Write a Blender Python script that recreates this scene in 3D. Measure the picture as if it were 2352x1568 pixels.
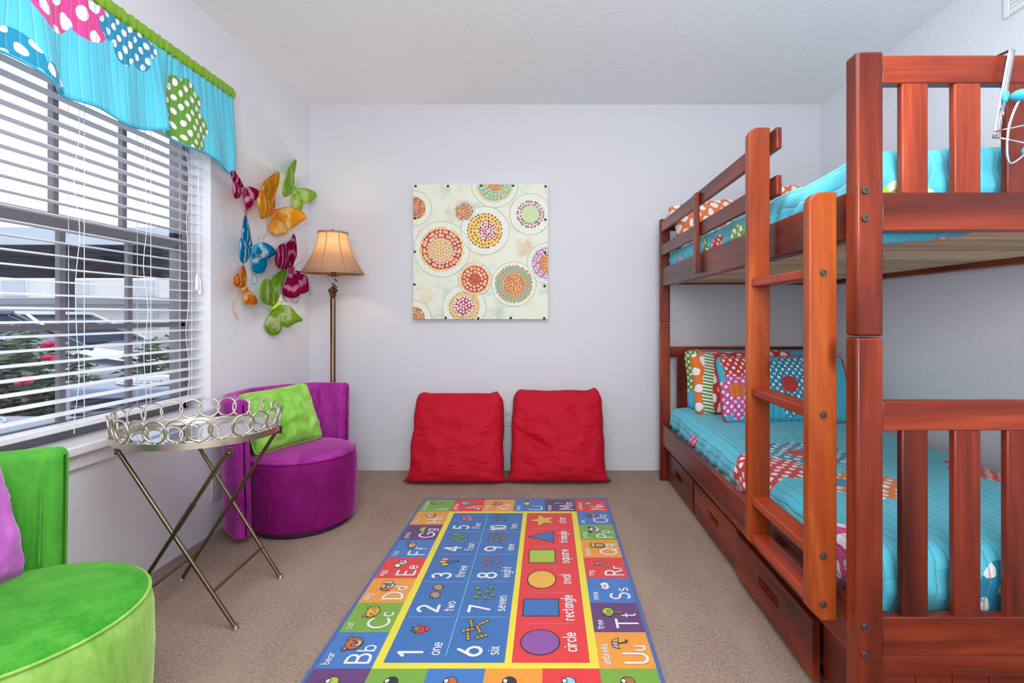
import bpy, bmesh, math, random
from mathutils import Vector, Matrix, noise
for _o in list(bpy.data.objects):
    bpy.data.objects.remove(_o)
SC = bpy.context.scene
COL = SC.collection
PI = math.pi
random.seed(7)

# ---------------------------------------------------------------- camera
F, CX, CY, H = 1165.0, 1258.0, 724.0, 1.034      # focal length (px of 2352), principal point, eye height
cam_d = bpy.data.cameras.new('camera')
cam_d.sensor_fit = 'HORIZONTAL'; cam_d.sensor_width = 36.0
cam_d.lens = 36.0 * F / 2352
cam_d.shift_x = -(CX - 1176) / 2352; cam_d.shift_y = -(784 - CY) / 2352
cam_d.clip_start = 0.05; cam_d.clip_end = 200
cam = bpy.data.objects.new('camera', cam_d); COL.objects.link(cam)
cam.location = (0, 0, H); cam.rotation_euler = (PI / 2, 0, 0)
SC.camera = cam

# ---------------------------------------------------------------- sky, lights, exposure
SC.view_settings.view_transform = 'Standard'; SC.view_settings.look = 'None'
SC.view_settings.gamma = 1.0; SC.view_settings.use_curve_mapping = False
SC.view_settings.exposure = -0.04
W = bpy.data.worlds.new('sky'); SC.world = W; W.use_nodes = True
_bg = W.node_tree.nodes['Background']
_bg.inputs[0].default_value = (0.90, 0.95, 1.0, 1); _bg.inputs[1].default_value = 1.8
def area(name, loc, target, sx, sy, power, color=(1, 1, 1), spread=PI):
    d = bpy.data.lights.new(name, 'AREA'); d.shape = 'RECTANGLE'; d.size = sx; d.size_y = sy
    d.energy = power; d.color = color; d.spread = spread
    o = bpy.data.objects.new(name, d); COL.objects.link(o); o.location = loc
    o.rotation_euler = (Vector(target) - Vector(loc)).to_track_quat('-Z', 'Y').to_euler()
    return o
area('overhead_fill', (-0.05, 0.7, 2.41), (-0.05, 0.75, 0.0), 1.9, 1.3, 42, (0.945, 0.975, 1.0))  # added fill overhead to even out the walls, no real fixture
area('flash_bounce', (0.1, -0.7, 1.5), (0.4, 1.1, 2.44), 1.0, 0.8, 50, (0.945, 0.975, 1.0), PI * .8)
area('front_fill', (0.2, -1.6, 1.0), (0.1, 2.0, 0.9), 3.0, 1.9, 19, (0.945, 0.975, 1.0))  # added frontal fill behind the camera, the front wall has no opening

# ---------------------------------------------------------------- helpers
def px(x, y, Y):
    return Vector(((x - CX) * Y / F, Y, H + (CY - y) * Y / F))
def lin(c):
    c /= 255.0
    return c / 12.92 if c <= 0.04045 else ((c + 0.055) / 1.055) ** 2.4
def C(r, g, b): return (lin(r), lin(g), lin(b), 1.0)

class MB:
    """collects geometry (world coordinates) for ONE mesh object"""
    def __init__(s): s.v = []; s.f = []; s.m = []; s.u = []
    def add(s, vs, fs, mat=0, uv=None):
        o = len(s.v); s.v += [Vector(p) for p in vs]
        s.u += list(uv) if uv else [(p[0], p[1]) for p in vs]
        for f in fs: s.f.append([i + o for i in f]); s.m.append(mat)
        return s
    def box(s, x0, x1, y0, y1, z0, z1, mat=0):
        vs = [(x, y, z) for x in (x0, x1) for y in (y0, y1) for z in (z0, z1)]
        return s.add(vs, [(0, 1, 3, 2), (4, 6, 7, 5), (0, 4, 5, 1), (2, 3, 7, 6), (0, 2, 6, 4), (1, 5, 7, 3)], mat)
    def grid(s, nu, nv, fn, mat=0, uvf=None, closeu=False, closev=False):
        vs = [fn(i, j) for j in range(nv) for i in range(nu)]
        uv = [uvf(i, j) for j in range(nv) for i in range(nu)] if uvf else None
        fs = []
        for j in range(nv if closev else nv - 1):
            for i in range(nu if closeu else nu - 1):
                a, b = i, (i + 1) % nu; c, d = j, (j + 1) % nv
                fs.append((c * nu + a, c * nu + b, d * nu + b, d * nu + a))
        return s.add(vs, fs, mat, uv)
    def tube(s, pts, r, seg=8, closed=False, mat=0, cap=True):
        pts = [Vector(p) for p in pts]; n = len(pts)
        rs = r if isinstance(r, (list, tuple)) else [r] * n
        rings = []; prev = None
        for i, p in enumerate(pts):
            a = pts[(i - 1) % n] if (closed or i > 0) else p
            b = pts[(i + 1) % n] if (closed or i < n - 1) else p
            t = (b - a)
            if t.length < 1e-9: t = Vector((0, 0, 1))
            t.normalize()
            if prev is None:
                ref = Vector((0, 0, 1)) if abs(t.z) < .9 else Vector((1, 0, 0))
                u = t.cross(ref).normalized()
            else:
                u = prev - t * prev.dot(t)
                u = u.normalized() if u.length > 1e-6 else t.orthogonal().normalized()
            prev = u; w = t.cross(u)
            rings.append([p + (u * math.cos(2 * PI * k / seg) + w * math.sin(2 * PI * k / seg)) * rs[i] for k in range(seg)])
        vs = [q for ring in rings for q in ring]; fs = []
        for i in range(n if closed else n - 1):
            j = (i + 1) % n
            for k in range(seg):
                l = (k + 1) % seg
                fs.append((i * seg + k, i * seg + l, j * seg + l, j * seg + k))
        if cap and not closed:
            fs.append(tuple(range(seg))[::-1]); fs.append(tuple((n - 1) * seg + k for k in range(seg)))
        return s.add(vs, fs, mat)
    def lathe(s, prof, c, seg=32, mat=0, M=None):
        """prof: (radius, height); about the z axis at c"""
        c = Vector(c); n = len(prof); vs = []
        for r, z in prof:
            for k in range(seg):
                a = 2 * PI * k / seg
                q = Vector((r * math.cos(a), r * math.sin(a), z))
                vs.append((M @ q if M else q) + c)
        fs = []
        for i in range(n - 1):
            for k in range(seg):
                l = (k + 1) % seg
                fs.append((i * seg + k, i * seg + l, (i + 1) * seg + l, (i + 1) * seg + k))
        fs.append(tuple(range(seg))[::-1]); fs.append(tuple((n - 1) * seg + k for k in range(seg)))
        return s.add(vs, fs, mat)
    def prism(s, poly, axis, a0, a1, mat=0):
        """extrude a 2-D polygon along an axis: axis x -> (y,z), y -> (x,z), z -> (x,y)"""
        def P(p, a):
            return {'x': (a, p[0], p[1]), 'y': (p[0], a, p[1]), 'z': (p[0], p[1], a)}[axis]
        n = len(poly)
        vs = [P(p, a0) for p in poly] + [P(p, a1) for p in poly]
        fs = [tuple(range(n))[::-1], tuple(range(n, 2 * n))]
        fs += [(i, (i + 1) % n, n + (i + 1) % n, n + i) for i in range(n)]
        return s.add(vs, fs, mat)
    def ball(s, c, r, seg=14, mat=0, sc=(1, 1, 1)):
        n = seg // 2 + 1; c = Vector(c)
        prof = [(max(1e-4, math.sin(PI * i / (n - 1))) * r, -math.cos(PI * i / (n - 1)) * r) for i in range(n)]
        return s.lathe(prof, c, seg, mat, Matrix.Diagonal(Vector(sc)))
    def xf(s, M):
        s.v = [M @ v for v in s.v]; return s

def origin_of(o):
    L = Vector((0, 0, 0))
    while o: L += o.location; o = o.parent
    return L
def obj(name, mb, mats, parent=None, at=None, smooth=40, bevel=0, bseg=2, solid=0, subsurf=0, recalc=True):
    me = bpy.data.meshes.new(name)
    base = origin_of(parent)
    o = bpy.data.objects.new(name, me); COL.objects.link(o)
    if parent: o.parent = parent
    if at is not None: o.location = Vector(at) - base
    L = base + o.location
    me.from_pydata([v - L for v in mb.v], [], mb.f)
    for m in (mats if isinstance(mats, (list, tuple)) else [mats]): me.materials.append(m)
    me.polygons.foreach_set('material_index', mb.m)
    uvl = me.uv_layers.new(name='UVMap')
    li = [0] * len(me.loops); me.loops.foreach_get('vertex_index', li)
    flat = []
    for i in li: flat += [mb.u[i][0], mb.u[i][1]]
    uvl.data.foreach_set('uv', flat)
    if recalc:
        bm = bmesh.new(); bm.from_mesh(me); bmesh.ops.recalc_face_normals(bm, faces=bm.faces[:]); bm.to_mesh(me); bm.free()
    if smooth:
        me.polygons.foreach_set('use_smooth', [True] * len(me.polygons))
        if smooth < 180: me.set_sharp_from_angle(angle=math.radians(smooth))
    if bevel:
        b = o.modifiers.new('bevel', 'BEVEL'); b.width = bevel; b.segments = bseg; b.limit_method = 'ANGLE'; b.angle_limit = math.radians(40)
    if solid:
        b = o.modifiers.new('thickness', 'SOLIDIFY'); b.thickness = solid; b.offset = 0
    if subsurf:
        b = o.modifiers.new('smooth', 'SUBSURF'); b.levels = subsurf; b.render_levels = subsurf
    me.update()
    return o
def tag(o, label, cat, group=None, kind=None):
    o['label'] = label; o['category'] = cat
    if group: o['group'] = group
    if kind: o['kind'] = kind
    return o
def thing(name, label, cat, loc, group=None):
    o = bpy.data.objects.new(name, None); COL.objects.link(o); o.location = loc
    o.empty_display_size = .05
    return tag(o, label, cat, group)
def struct(name, mb, mats, parent=None, **k):
    o = obj(name, mb, mats, parent, **k)
    if not parent: o['kind'] = 'structure'
    return o
def smoothline(pts, closed=False, n=6):
    P = [Vector(p) for p in pts]; N = len(P); out = []
    for i in range(N if closed else N - 1):
        if closed: a, b, c, d = P[i - 1], P[i], P[(i + 1) % N], P[(i + 2) % N]
        else: a, b, c, d = P[max(i - 1, 0)], P[i], P[i + 1], P[min(i + 2, N - 1)]
        for k in range(n):
            t = k / n
            out.append(0.5 * ((2 * b) + (c - a) * t + (2 * a - 5 * b + 4 * c - d) * t * t + (3 * b - a - 3 * c + d) * t ** 3))
    if not closed: out.append(P[-1])
    return out
def loftrect(t0, t1, n): return [t0 + (t1 - t0) * i / (n - 1) for i in range(n)]

# ---------------------------------------------------------------- materials
class NT:
    def __init__(s, name):
        s.m = bpy.data.materials.new(name); s.m.use_nodes = True; s.t = s.m.node_tree
        s.t.nodes.clear(); s.out = s.t.nodes.new('ShaderNodeOutputMaterial')
    def set(s, sock, v):
        if v is None: return
        if hasattr(v, 'is_linked'): s.t.links.new(v, sock)
        else:
            try: sock.default_value = v
            except Exception: sock.default_value = tuple(v)[:len(sock.default_value)]
    def n(s, typ, ins=None, **props):
        nd = s.t.nodes.new('ShaderNode' + typ)
        for k, v in props.items(): setattr(nd, k, v)
        for k, v in (ins or {}).items(): s.set(nd.inputs[k], v)
        return nd
    def ma(s, op, a, b=None, c=None, clamp=False):
        nd = s.n('Math', operation=op, use_clamp=clamp)
        for i, v in enumerate((a, b, c)): s.set(nd.inputs[i], v)
        return nd.outputs[0]
    def vm(s, op, a, b=None, out=0):
        nd = s.n('VectorMath', operation=op); s.set(nd.inputs[0], a)
        if b is not None: s.set(nd.inputs[1], b)
        return nd.outputs[out]
    def mix(s, f, a, b, bt='MIX'):
        nd = s.n('Mix', data_type='RGBA', blend_type=bt)
        s.set(nd.inputs[0], f); s.set(nd.inputs[6], a); s.set(nd.inputs[7], b)
        return nd.outputs[2]
    def ramp(s, f, stops):
        nd = s.n('ValToRGB', {'Fac': f}); e = nd.color_ramp.elements
        while len(e) > 1: e.remove(e[-1])
        e[0].position = stops[0][0]; e[0].color = stops[0][1]
        for p, c in stops[1:]: q = e.new(p); q.color = c
        return nd.outputs[0]
    def co(s, which='Object'): return s.n('TexCoord').outputs[which]
    def noise(s, vec, scale, detail=2, rough=.5, dist=0, out=0):
        return s.n('TexNoise', {'Vector': vec, 'Scale': scale, 'Detail': detail, 'Roughness': rough, 'Distortion': dist}).outputs[out]
    def bump(s, h, strength=.3, dist=.01, normal=None):
        nd = s.n('Bump', {'Height': h, 'Strength': strength, 'Distance': dist})
        if normal is not None: s.set(nd.inputs['Normal'], normal)
        return nd.outputs[0]
    def pbr(s, color, rough=.5, metal=0, normal=None, **k):
        nd = s.n('BsdfPrincipled', {'Base Color': color, 'Roughness': rough, 'Metallic': metal})
        if normal is not None: s.set(nd.inputs['Normal'], normal)
        for key, v in k.items(): s.set(nd.inputs[key.replace('_', ' ')], v)
        s.t.links.new(nd.outputs[0], s.out.inputs[0])
        return nd
def plain(name, color, rough=.5, metal=0, **k):
    t = NT(name); t.pbr(color, rough, metal, **k); return t.m
def noisy(name, color, amt=.12, scale=30, rough=.6, metal=0, bump=0, bscale=None, **k):
    t = NT(name); co = t.co()
    n = t.noise(co, scale, 4)
    col = t.mix(n, [c * (1 - amt) for c in color[:3]] + [1], [min(1, c * (1 + amt)) for c in color[:3]] + [1])
    nm = t.bump(t.noise(co, bscale or scale * 3, 3), bump, .01) if bump else None
    t.pbr(col, rough, metal, nm, **k); return t.m

def wall_mat(name, color, b=.25):
    t = NT(name); co = t.co('Generated'); co = t.co()
    n1 = t.noise(co, 38, 3, .55); n2 = t.noise(co, 130, 2)
    h = t.ma('ADD', t.ma('SMOOTHSTEP', n1, .48, .62) if False else t.ma('MULTIPLY', t.ma('GREATER_THAN', n1, .5), t.ma('SUBTRACT', n1, .5)), t.ma('MULTIPLY', n2, .08))
    t.pbr(color, .75, 0, t.bump(h, b, .02)); return t.m
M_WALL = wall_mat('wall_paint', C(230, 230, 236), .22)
M_WALLB = wall_mat('wall_paint_back_dimmed', C(209, 209, 215), .12)  # same paint as the other walls, darkened to offset stronger light here
M_CEIL = wall_mat('ceiling_paint', C(242, 242, 245), .2)
M_TRIM = plain('white_trim_paint', C(232, 230, 232), .35)

def carpet():
    t = NT('carpet_pile'); co = t.co()
    fine = t.noise(co, 300, 2, .7); mid = t.noise(co, 95, 3, .65)
    big = t.noise(t.vm('MULTIPLY', co, (1, .35, 1)), 4.5, 3, .6)
    col = t.ramp(t.ma('ADD', t.ma('MULTIPLY', fine, .55), t.ma('MULTIPLY', mid, .45)), [(.34, C(108, 76, 58)), (.5, C(190, 150, 124)), (.66, C(234, 202, 176))])
    col = t.mix(t.ramp(big, [(.40, (0, 0, 0, 1)), (.62, (.5, .5, .5, 1))]), col, C(216, 182, 156))
    h = t.ma('ADD', fine, mid)
    t.pbr(col, .95, 0, t.bump(h, 1.0, .015), Sheen_Weight=.3); return t.m
M_CARPET = carpet()

def wood(name, axis, dark, base, light, rough=.34):
    """stained pine, grain along an axis (0 x, 1 y, 2 z)"""
    t = NT(name); co = t.co()
    rnd = t.n('ObjectInfo').outputs['Random']
    off = t.vm('SCALE', (7.3, 3.1, 5.7)); t.set(off.node.inputs[3], t.ma('MULTIPLY', rnd, 9))
    sc = [9, 9, 9]; sc[axis] = 1.1
    v = t.vm('MULTIPLY', t.vm('ADD', co, off), tuple(sc))
    n1 = t.noise(v, 1.0, 4, .55, .8)
    fine = [160, 160, 160]; fine[axis] = 5
    n2 = t.noise(t.vm('MULTIPLY', t.vm('ADD', co, off), tuple(fine)), 1.0, 3)
    col = t.ramp(n1, [(.3, dark), (.5, base), (.68, light)])
    col = t.mix(t.ma('MULTIPLY', t.ma('SUBTRACT', n2, .38, None, True), .9), col, dark)
    ks = [7, 7, 7]; ks[axis] = 2.6
    kv = t.n('TexVoronoi', {'Vector': t.vm('MULTIPLY', t.vm('ADD', co, off), tuple(ks)), 'Scale': 1.0}).outputs['Distance']
    knot = t.ramp(kv, [(.07, (1, 1, 1, 1)), (.15, (0, 0, 0, 1))])
    col = t.mix(t.ma('MULTIPLY', knot, .75), col, [c * .35 for c in dark[:3]] + [1])
    tint = t.ma('ADD', .82, t.ma('MULTIPLY', rnd, .36))
    hs = t.n('HueSaturation', {'Color': col, 'Value': tint}).outputs[0]
    t.pbr(hs, rough, 0, t.bump(n2, .06, .003), Coat_Weight=.06, Coat_Roughness=.15, Specular_IOR_Level=.32); return t.m
_wd = (C(62, 18, 10), C(114, 38, 20), C(152, 61, 32))
_wl = (C(112, 42, 15), C(158, 66, 25), C(186, 94, 36))
WX, WY, WZ = [wood('cherry_stained_pine_' + a, i, *_wd) for i, a in enumerate(('cross', 'long', 'upright'))]
LZ = wood('amber_stained_pine_upright', 2, *_wl); LY = wood('amber_stained_pine_long', 1, C(100, 30, 14), C(150, 52, 28), C(180, 74, 38))
M_PINE = wood('raw_pine', 0, C(190, 150, 108), C(222, 188, 146), C(238, 212, 174), .6)

def velvet(name, deep, pale, sheen=(1, 1, 1, 1)):
    t = NT(name); co = t.co()
    n = t.noise(t.vm('MULTIPLY', co, (1, 1, .45)), 9, 5, .65, .6)
    n2 = t.noise(t.vm('MULTIPLY', co, (1, 1, .3)), 70, 3, .6)
    f = t.ma('ADD', t.ma('MULTIPLY', n, .75), t.ma('MULTIPLY', n2, .3))
    col = t.ramp(f, [(.38, deep), (.72, pale)])
    t.pbr(col, .75, 0, t.bump(n, .2, .01), Sheen_Weight=.75, Sheen_Roughness=.35, Sheen_Tint=sheen, Specular_IOR_Level=.2); return t.m
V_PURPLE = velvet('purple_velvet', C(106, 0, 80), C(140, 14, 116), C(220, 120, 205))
V_PURPLET = velvet('purple_velvet_nap_sheen', C(136, 12, 118), C(180, 60, 164), C(240, 150, 230))  # lighter copy for top and back, nap sheen painted into the colour
V_GREEN = velvet('green_velvet', C(124, 184, 70), C(182, 222, 122), C(225, 255, 170))  # paler copy for the seat side, velvet sheen painted into the colour
V_GREENT = velvet('green_velvet_nap_shade', C(50, 144, 36), C(96, 180, 66), C(160, 230, 120))  # darker copy for top and back, nap shading painted into the colour
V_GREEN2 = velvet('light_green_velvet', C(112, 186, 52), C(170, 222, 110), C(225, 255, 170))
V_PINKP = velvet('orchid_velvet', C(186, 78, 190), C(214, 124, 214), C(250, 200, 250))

def scallop(t, uv, c, R, n=0, amp=.25, rot=0):
    """mask of a flower shape (n petals) or a disc (n = 0)"""
    d = t.vm('SUBTRACT', uv, (c[0], c[1], 0))
    sp = t.n('SeparateXYZ', {0: d}); x, y = sp.outputs[0], sp.outputs[1]
    r = t.ma('SQRT', t.ma('ADD', t.ma('MULTIPLY', x, x), t.ma('MULTIPLY', y, y)))
    if n == 0: return t.ma('LESS_THAN', r, R)
    th = t.ma('ARCTAN2', y, x)
    k = t.ma('ABSOLUTE', t.ma('COSINE', t.ma('ADD', t.ma('MULTIPLY', th, n / 2), rot)))
    e = t.ma('ADD', R * (1 - amp), t.ma('MULTIPLY', t.ma('POWER', k, .6), R * amp))
    return t.ma('LESS_THAN', r, e)
def dots(t, uv, s, rad):
    wob = t.vm('SCALE', t.vm('SUBTRACT', t.noise(uv, 14 , 2, out=1), (.5, .5, .5))); t.set(wob.node.inputs[3], .5 * s)
    p = t.vm('ADD', t.vm('MULTIPLY', t.vm('ADD', uv, wob), (1 / s, .82 / s, 0)), (100, 100, .5))
    ds = []
    for o in ((0, 0, 0), (.5, .5, 0)):
        q = t.vm('SUBTRACT', t.vm('FRACTION', t.vm('ADD', p, o)), (.5, .5, .5))
        ds.append(t.vm('LENGTH', q, out=1))
    return t.ma('LESS_THAN', t.ma('MINIMUM', ds[0], ds[1]), rad)
WHITE = C(238, 236, 240)
def flat_uv(t): return t.vm('MULTIPLY', t.co('UV'), (1, 1, 0))
def quilt_finish(t, uv, col, axis, sp, wr=.5, strength=.55):
    s = t.n('SeparateXYZ', {0: uv}); a = s.outputs[axis]
    if sp:
        w = t.noise(uv, 7, 2); a2 = t.ma('ADD', t.ma('DIVIDE', a, sp), t.ma('MULTIPLY', w, .25))
        fr = t.ma('ABSOLUTE', t.ma('SUBTRACT', t.ma('FRACT', t.ma('ADD', a2, 100)), .5))
        pil = t.ma('SUBTRACT', 1, t.ma('POWER', t.ma('MULTIPLY', fr, 2), 7))
        h = pil; col = t.mix(t.ma('MULTIPLY', t.ma('POWER', t.ma('MULTIPLY', fr, 2), 24), .28), col, C(225, 240, 244))
    else: h = t.ma('MULTIPLY', 0, a)
    sc = (26, 70, 1) if axis == 0 else (70, 26, 1)
    wn = t.noise(t.vm('MULTIPLY', uv, sc), 1, 3, .6)
    h = t.ma('ADD', h, t.ma('MULTIPLY', wn, wr))
    t.pbr(col, .8, 0, t.bump(h, strength, .010), Sheen_Weight=.15)
def quilt(name, base, flowers, axis=0, sp=.031, wr=.5, strength=.55):
    """flowers: (centre, radius, petals, colour, dot spacing or 0, dot colour)"""
    t = NT(name); uv = flat_uv(t); col = base
    if isinstance(base, tuple) and len(base) == 3:                      # (colour, dot spacing, dot radius): dotted ground
        col = t.mix(dots(t, uv, base[1], base[2]), base[0], WHITE)
    for c, R, n, color, ds, dc in flowers:
        m = scallop(t, uv, c, R, n, .3, c[0] * 7)
        fc = t.mix(dots(t, uv, ds, .215), color, dc or WHITE) if ds else color
        col = t.mix(m, col, fc)
    quilt_finish(t, uv, col, axis, sp, wr, strength); return t.m
TURQ = C(84, 198, 222); TEAL = C(10, 140, 180); PINK = C(222, 66, 148); RED = C(214, 44, 42)
ORANGE = C(226, 116, 40); GREEN = C(98, 152, 40); LIME = C(150, 208, 50)

M_METAL = noisy('antique_silver_metal', C(208, 200, 182), .15, 20, .34, 1)
M_METALD = noisy('aged_bronze_metal', C(128, 112, 92), .25, 14, .35, 1)
M_BOLT = plain('black_bolt', C(92, 88, 88), .4, .8)
M_CHROME = plain('brushed_chrome', C(205, 205, 210), .25, 1)
M_WHITEP = plain('white_plastic', C(235, 235, 238), .4)
M_SLAT = plain('white_blind_slat', C(236, 236, 242), .45)
M_DARKFR = plain('bronze_window_frame', C(132, 128, 134), .5, .2)
M_BLACK = plain('black', C(18, 18, 20), .5)
# ================================================================ THE ROOM
XL, XR, YB, ZC, YF = -1.589, 1.818, 3.384, 2.44, -1.7
WY0, WY1, WZ0, WZ1 = 0.62, 2.392, 0.60, 2.06         # window opening in the left wall
WT = .165
struct('floor', MB().box(XL - .2, XR + .2, YF - .1, YB + .1, -.12, 0), M_CARPET, smooth=0)
struct('ceiling', MB().box(XL - .2, XR + .2, YF - .1, YB + .1, ZC, ZC + .1), M_CEIL, smooth=0)
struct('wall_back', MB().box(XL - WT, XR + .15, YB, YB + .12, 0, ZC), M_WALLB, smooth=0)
struct('wall_right', MB().box(XR, XR + .12, YF, YB, 0, ZC), M_WALL, smooth=0)
struct('wall_front', MB().box(XL - WT, XR + .15, YF - .1, YF, 0, ZC), M_WALL, smooth=0)
_w = MB()
_w.box(XL - WT, XL, YF, WY0, 0, ZC); _w.box(XL - WT, XL, WY1, YB, 0, ZC)
_w.box(XL - WT, XL, WY0, WY1, 0, WZ0 - .035); _w.box(XL - WT, XL, WY0, WY1, WZ1, ZC)
struct('wall_left', _w, M_WALL, smooth=0)
# window sill board and apron
_s = MB().box(XL - .115, XL + .03, WY0 - .03, WY1 + .035, WZ0 - .034, WZ0)
struct('trim_1', _s, M_TRIM, bevel=.006)
struct('trim_2', MB().box(XL - .001, XL + .012, WY0 - .02, WY1 + .02, WZ0 - .082, WZ0 - .034), M_WALL, bevel=.003)

# ---- the window: frame, two sashes with bars, panes
t = NT('window_glass')
fr = t.ma('ADD', .03, t.ma('MULTIPLY', t.ma('POWER', t.n('LayerWeight', {'Blend': .5}).outputs['Facing'], 4), .3))
mx = t.n('MixShader', {0: fr}); t.t.links.new(t.n('BsdfTransparent', {'Color': (.97, .985, 1, 1)}).outputs[0], mx.inputs[1])
t.t.links.new(t.n('BsdfGlossy', {'Roughness': .02}).outputs[0], mx.inputs[2]); t.t.links.new(mx.outputs[0], t.out.inputs[0])
M_GLASS = t.m
win = bpy.data.objects.new('window_1', None); COL.objects.link(win); win.location = (XL - .14, (WY0 + WY1) / 2, WZ0)
win['kind'] = 'structure'; win['label'] = 'bronze framed window with dark bars behind white blinds'
xf0, xf1 = XL - WT - .01, XL - .108
fb = MB()
fb.box(xf0, xf1, WY0, WY0 + .03, WZ0, WZ1); fb.box(xf0, xf1, WY1 - .03, WY1, WZ0, WZ1)
fb.box(xf0, xf1, WY0, WY1, WZ0, WZ0 + .035); fb.box(xf0, xf1, WY0, WY1, WZ1 - .03, WZ1)
obj('window_frame', fb, M_DARKFR, win, bevel=.003)
ZM = 1.36
PW = .287
ub = MB(); ub.box(XL - .15, XL - .118, WY0 + .03, WY1 - .03, ZM - .028, ZM + .028)
k = 2.352
yb = 2.047
while yb > WY0 + .05:
    ub.box(XL - .137, XL - .117, yb - .011, yb + .011, ZM, WZ1 - .03); yb -= PW
obj('upper_sash', ub, M_DARKFR, win, bevel=.002)
lb = MB(); lb.box(XL - .125, XL - .108, WY0 + .03, WY1 - .03, WZ0 + .035, WZ0 + .065)
lb.box(XL - .113, XL - .1, WY0 + .03, WY1 - .03, .982, 1.002)
yb = 2.052
while yb > WY0 + .05:
    lb.box(XL - .115, XL - .099, yb - .012, yb + .012, WZ0 + .05, ZM - .03); yb -= PW
lb.box(XL - .125, XL - .1, WY1 - .055, WY1 - .03, WZ0 + .035, ZM)
obj('lower_sash', lb, M_DARKFR, win, bevel=.002)
obj('sash_lock', MB().box(XL - .115, XL - .09, 2.28, 2.33, ZM + .028, ZM + .045), M_BLACK, win, bevel=.003)
obj('window_pane', MB().box(XL - .1325, XL - .1295, WY0 + .03, WY1 - .03, ZM, WZ1 - .03), M_GLASS, win, smooth=0)
obj('window_pane', MB().box(XL - .1165, XL - .1135, WY0 + .03, WY1 - .03, WZ0 + .06, ZM - .02), M_GLASS, win, smooth=0)

# ---- venetian blind
BX = XL - .052
bl = thing('venetian_blind', 'white horizontal slat blind hanging in the window recess', 'blind', (BX, 1.5, WZ1))
obj('headrail', MB().box(BX - .028, BX + .028, WY0 + .01, WY1 - .012, WZ1 - .05, WZ1 - .004), M_SLAT, bl, bevel=.003)
z = .70; nsl = 0
while z < WZ1 - .06:
    s = MB()
    tilt = .0015
    prof = [(BX - .025, z + tilt), (BX, z + .003), (BX + .025, z - tilt), (BX + .025, z - tilt + .0028), (BX, z + .0058), (BX - .025, z + tilt + .0028)]
    s.prism([(p[0], p[1]) for p in prof], 'y', WY0 + .012 + random.uniform(0, .004), WY1 - .014 + random.uniform(-.004, .002))
    obj('slat', s, M_SLAT, bl, smooth=60); z += .0443; nsl += 1
obj('bottom_rail', MB().box(BX - .026, BX + .026, WY0 + .012, WY1 - .014, .646, .666), M_SLAT, bl, bevel=.003)
for yc in (.95, 1.38, 1.766, 2.062, 2.30):
    for xo, r in ((BX + .0275, .0012), (BX - .0275, .0012)):
        obj('ladder_cord', MB().tube([(xo, yc, WZ1 - .05), (xo, yc, .655)], r, 5), M_WHITEP, bl)
    zz = WZ1 - .05; pts = []; i = 0
    while zz > .60:
        pts.append((BX + .03 + .003 * math.sin(i * 1.3), yc - .03 + .008 * math.sin(i * .9 + yc * 9), zz)); zz -= .06; i += 1
    obj('lift_cord', MB().tube(smoothline(pts), .0012, 5), M_WHITEP, bl)
pc = MB()
for dy in (-.006, .006): pc.tube([(BX + .04, 2.325, WZ1 - .03), (BX + .04, 2.325 + dy, 1.2)], .0015, 5)
obj('pull_cord', pc, M_WHITEP, bl)
for dy, dz in ((-.009, 0), (.009, -.02)):
    obj('tassel', MB().lathe([(.003, 1.225 + dz), (.006, 1.21 + dz), (.0085, 1.155 + dz), (.007, 1.15 + dz)], (BX + .04, 2.325 + dy, 0), 10), M_WHITEP, bl)

# ---- valance
VY0, VY1, VT = .55, 2.452, 2.105
vm = quilt('valance_fabric', TURQ, [
    ((1.585, 2.095), .19, 5, PINK, .092, None), ((1.84, 2.06), .128, 7, TEAL, .048, None), ((2.12, 1.935), .095, 6, GREEN, .050, None), ((2.13, 1.825), .125, 5, GREEN, .050, None),
    ((1.47, 1.672), .155, 6, TEAL, .066, None), ((1.2, 1.9), .13, 6, ORANGE, .05, None), ((.85, 2.0), .14, 5, GREEN, .05, None)], 0, .028, .45, .32)
def vpos(y, q):
    """q 0 at the rod, 1 at the hem"""
    wav = .010 * math.sin(y * 21.5 + 1.1) + .008 * math.sin(y * 41 + 2) + .034 * math.exp(-((y - 1.95) / .06) ** 2) - .03 * math.exp(-((y - 2.05) / .05) ** 2) + .024 * math.exp(-((y - 2.2) / .05) ** 2) + .012 * noise.noise(Vector((y * 9, 3, q)))
    hem = 1.735 + .018 * math.sin(y * 9.5 + .8) + .012 * math.sin(y * 23)
    gath = .004 * math.sin(y * 160 + 3 * noise.noise(Vector((y * 20, 0, 0)))) * (1 - q) ** 2
    z = VT - .02 + (hem - VT + .02) * q
    x = XL + .062 + wav * min(1, q * 1.25) ** 1.1 + gath + .02 * q
    return Vector((x, y + .012 * math.sin(y * 30) * q, z))
NV, NQ = 220, 26
va = thing('valance', 'turquoise quilted valance with polka dot flower patches over the window', 'valance', (XL + .06, 1.5, 1.75))
vb = MB().grid(NV, NQ, lambda i, j: vpos(VY0 + (VY1 - VY0) * i / (NV - 1), j / (NQ - 1)),
               uvf=lambda i, j: (VY0 + (VY1 - VY0) * i / (NV - 1), VT - .02 - (VT - .02 - 1.735) * j / (NQ - 1)))
obj('skirt', vb, vm, va, smooth=180, solid=.007, recalc=False)
rb = MB()
def rpos(i, j):
    y = VY0 - .01 + (VY1 - VY0 + .02) * i / 299; a = 2 * PI * j / 12
    ru = 1 + .12 * math.sin(y * 190 + 4 * noise.noise(Vector((y * 25, 1, 0))) + 1.2 * math.sin(a)) + .15 * noise.noise(Vector((y * 40, a, 0)))
    return Vector((XL + .062 + .013 * math.cos(a) * ru, y, VT + .004 + (.023 * math.sin(a)) * ru))
rb.grid(300, 12, rpos, closev=True)
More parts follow.
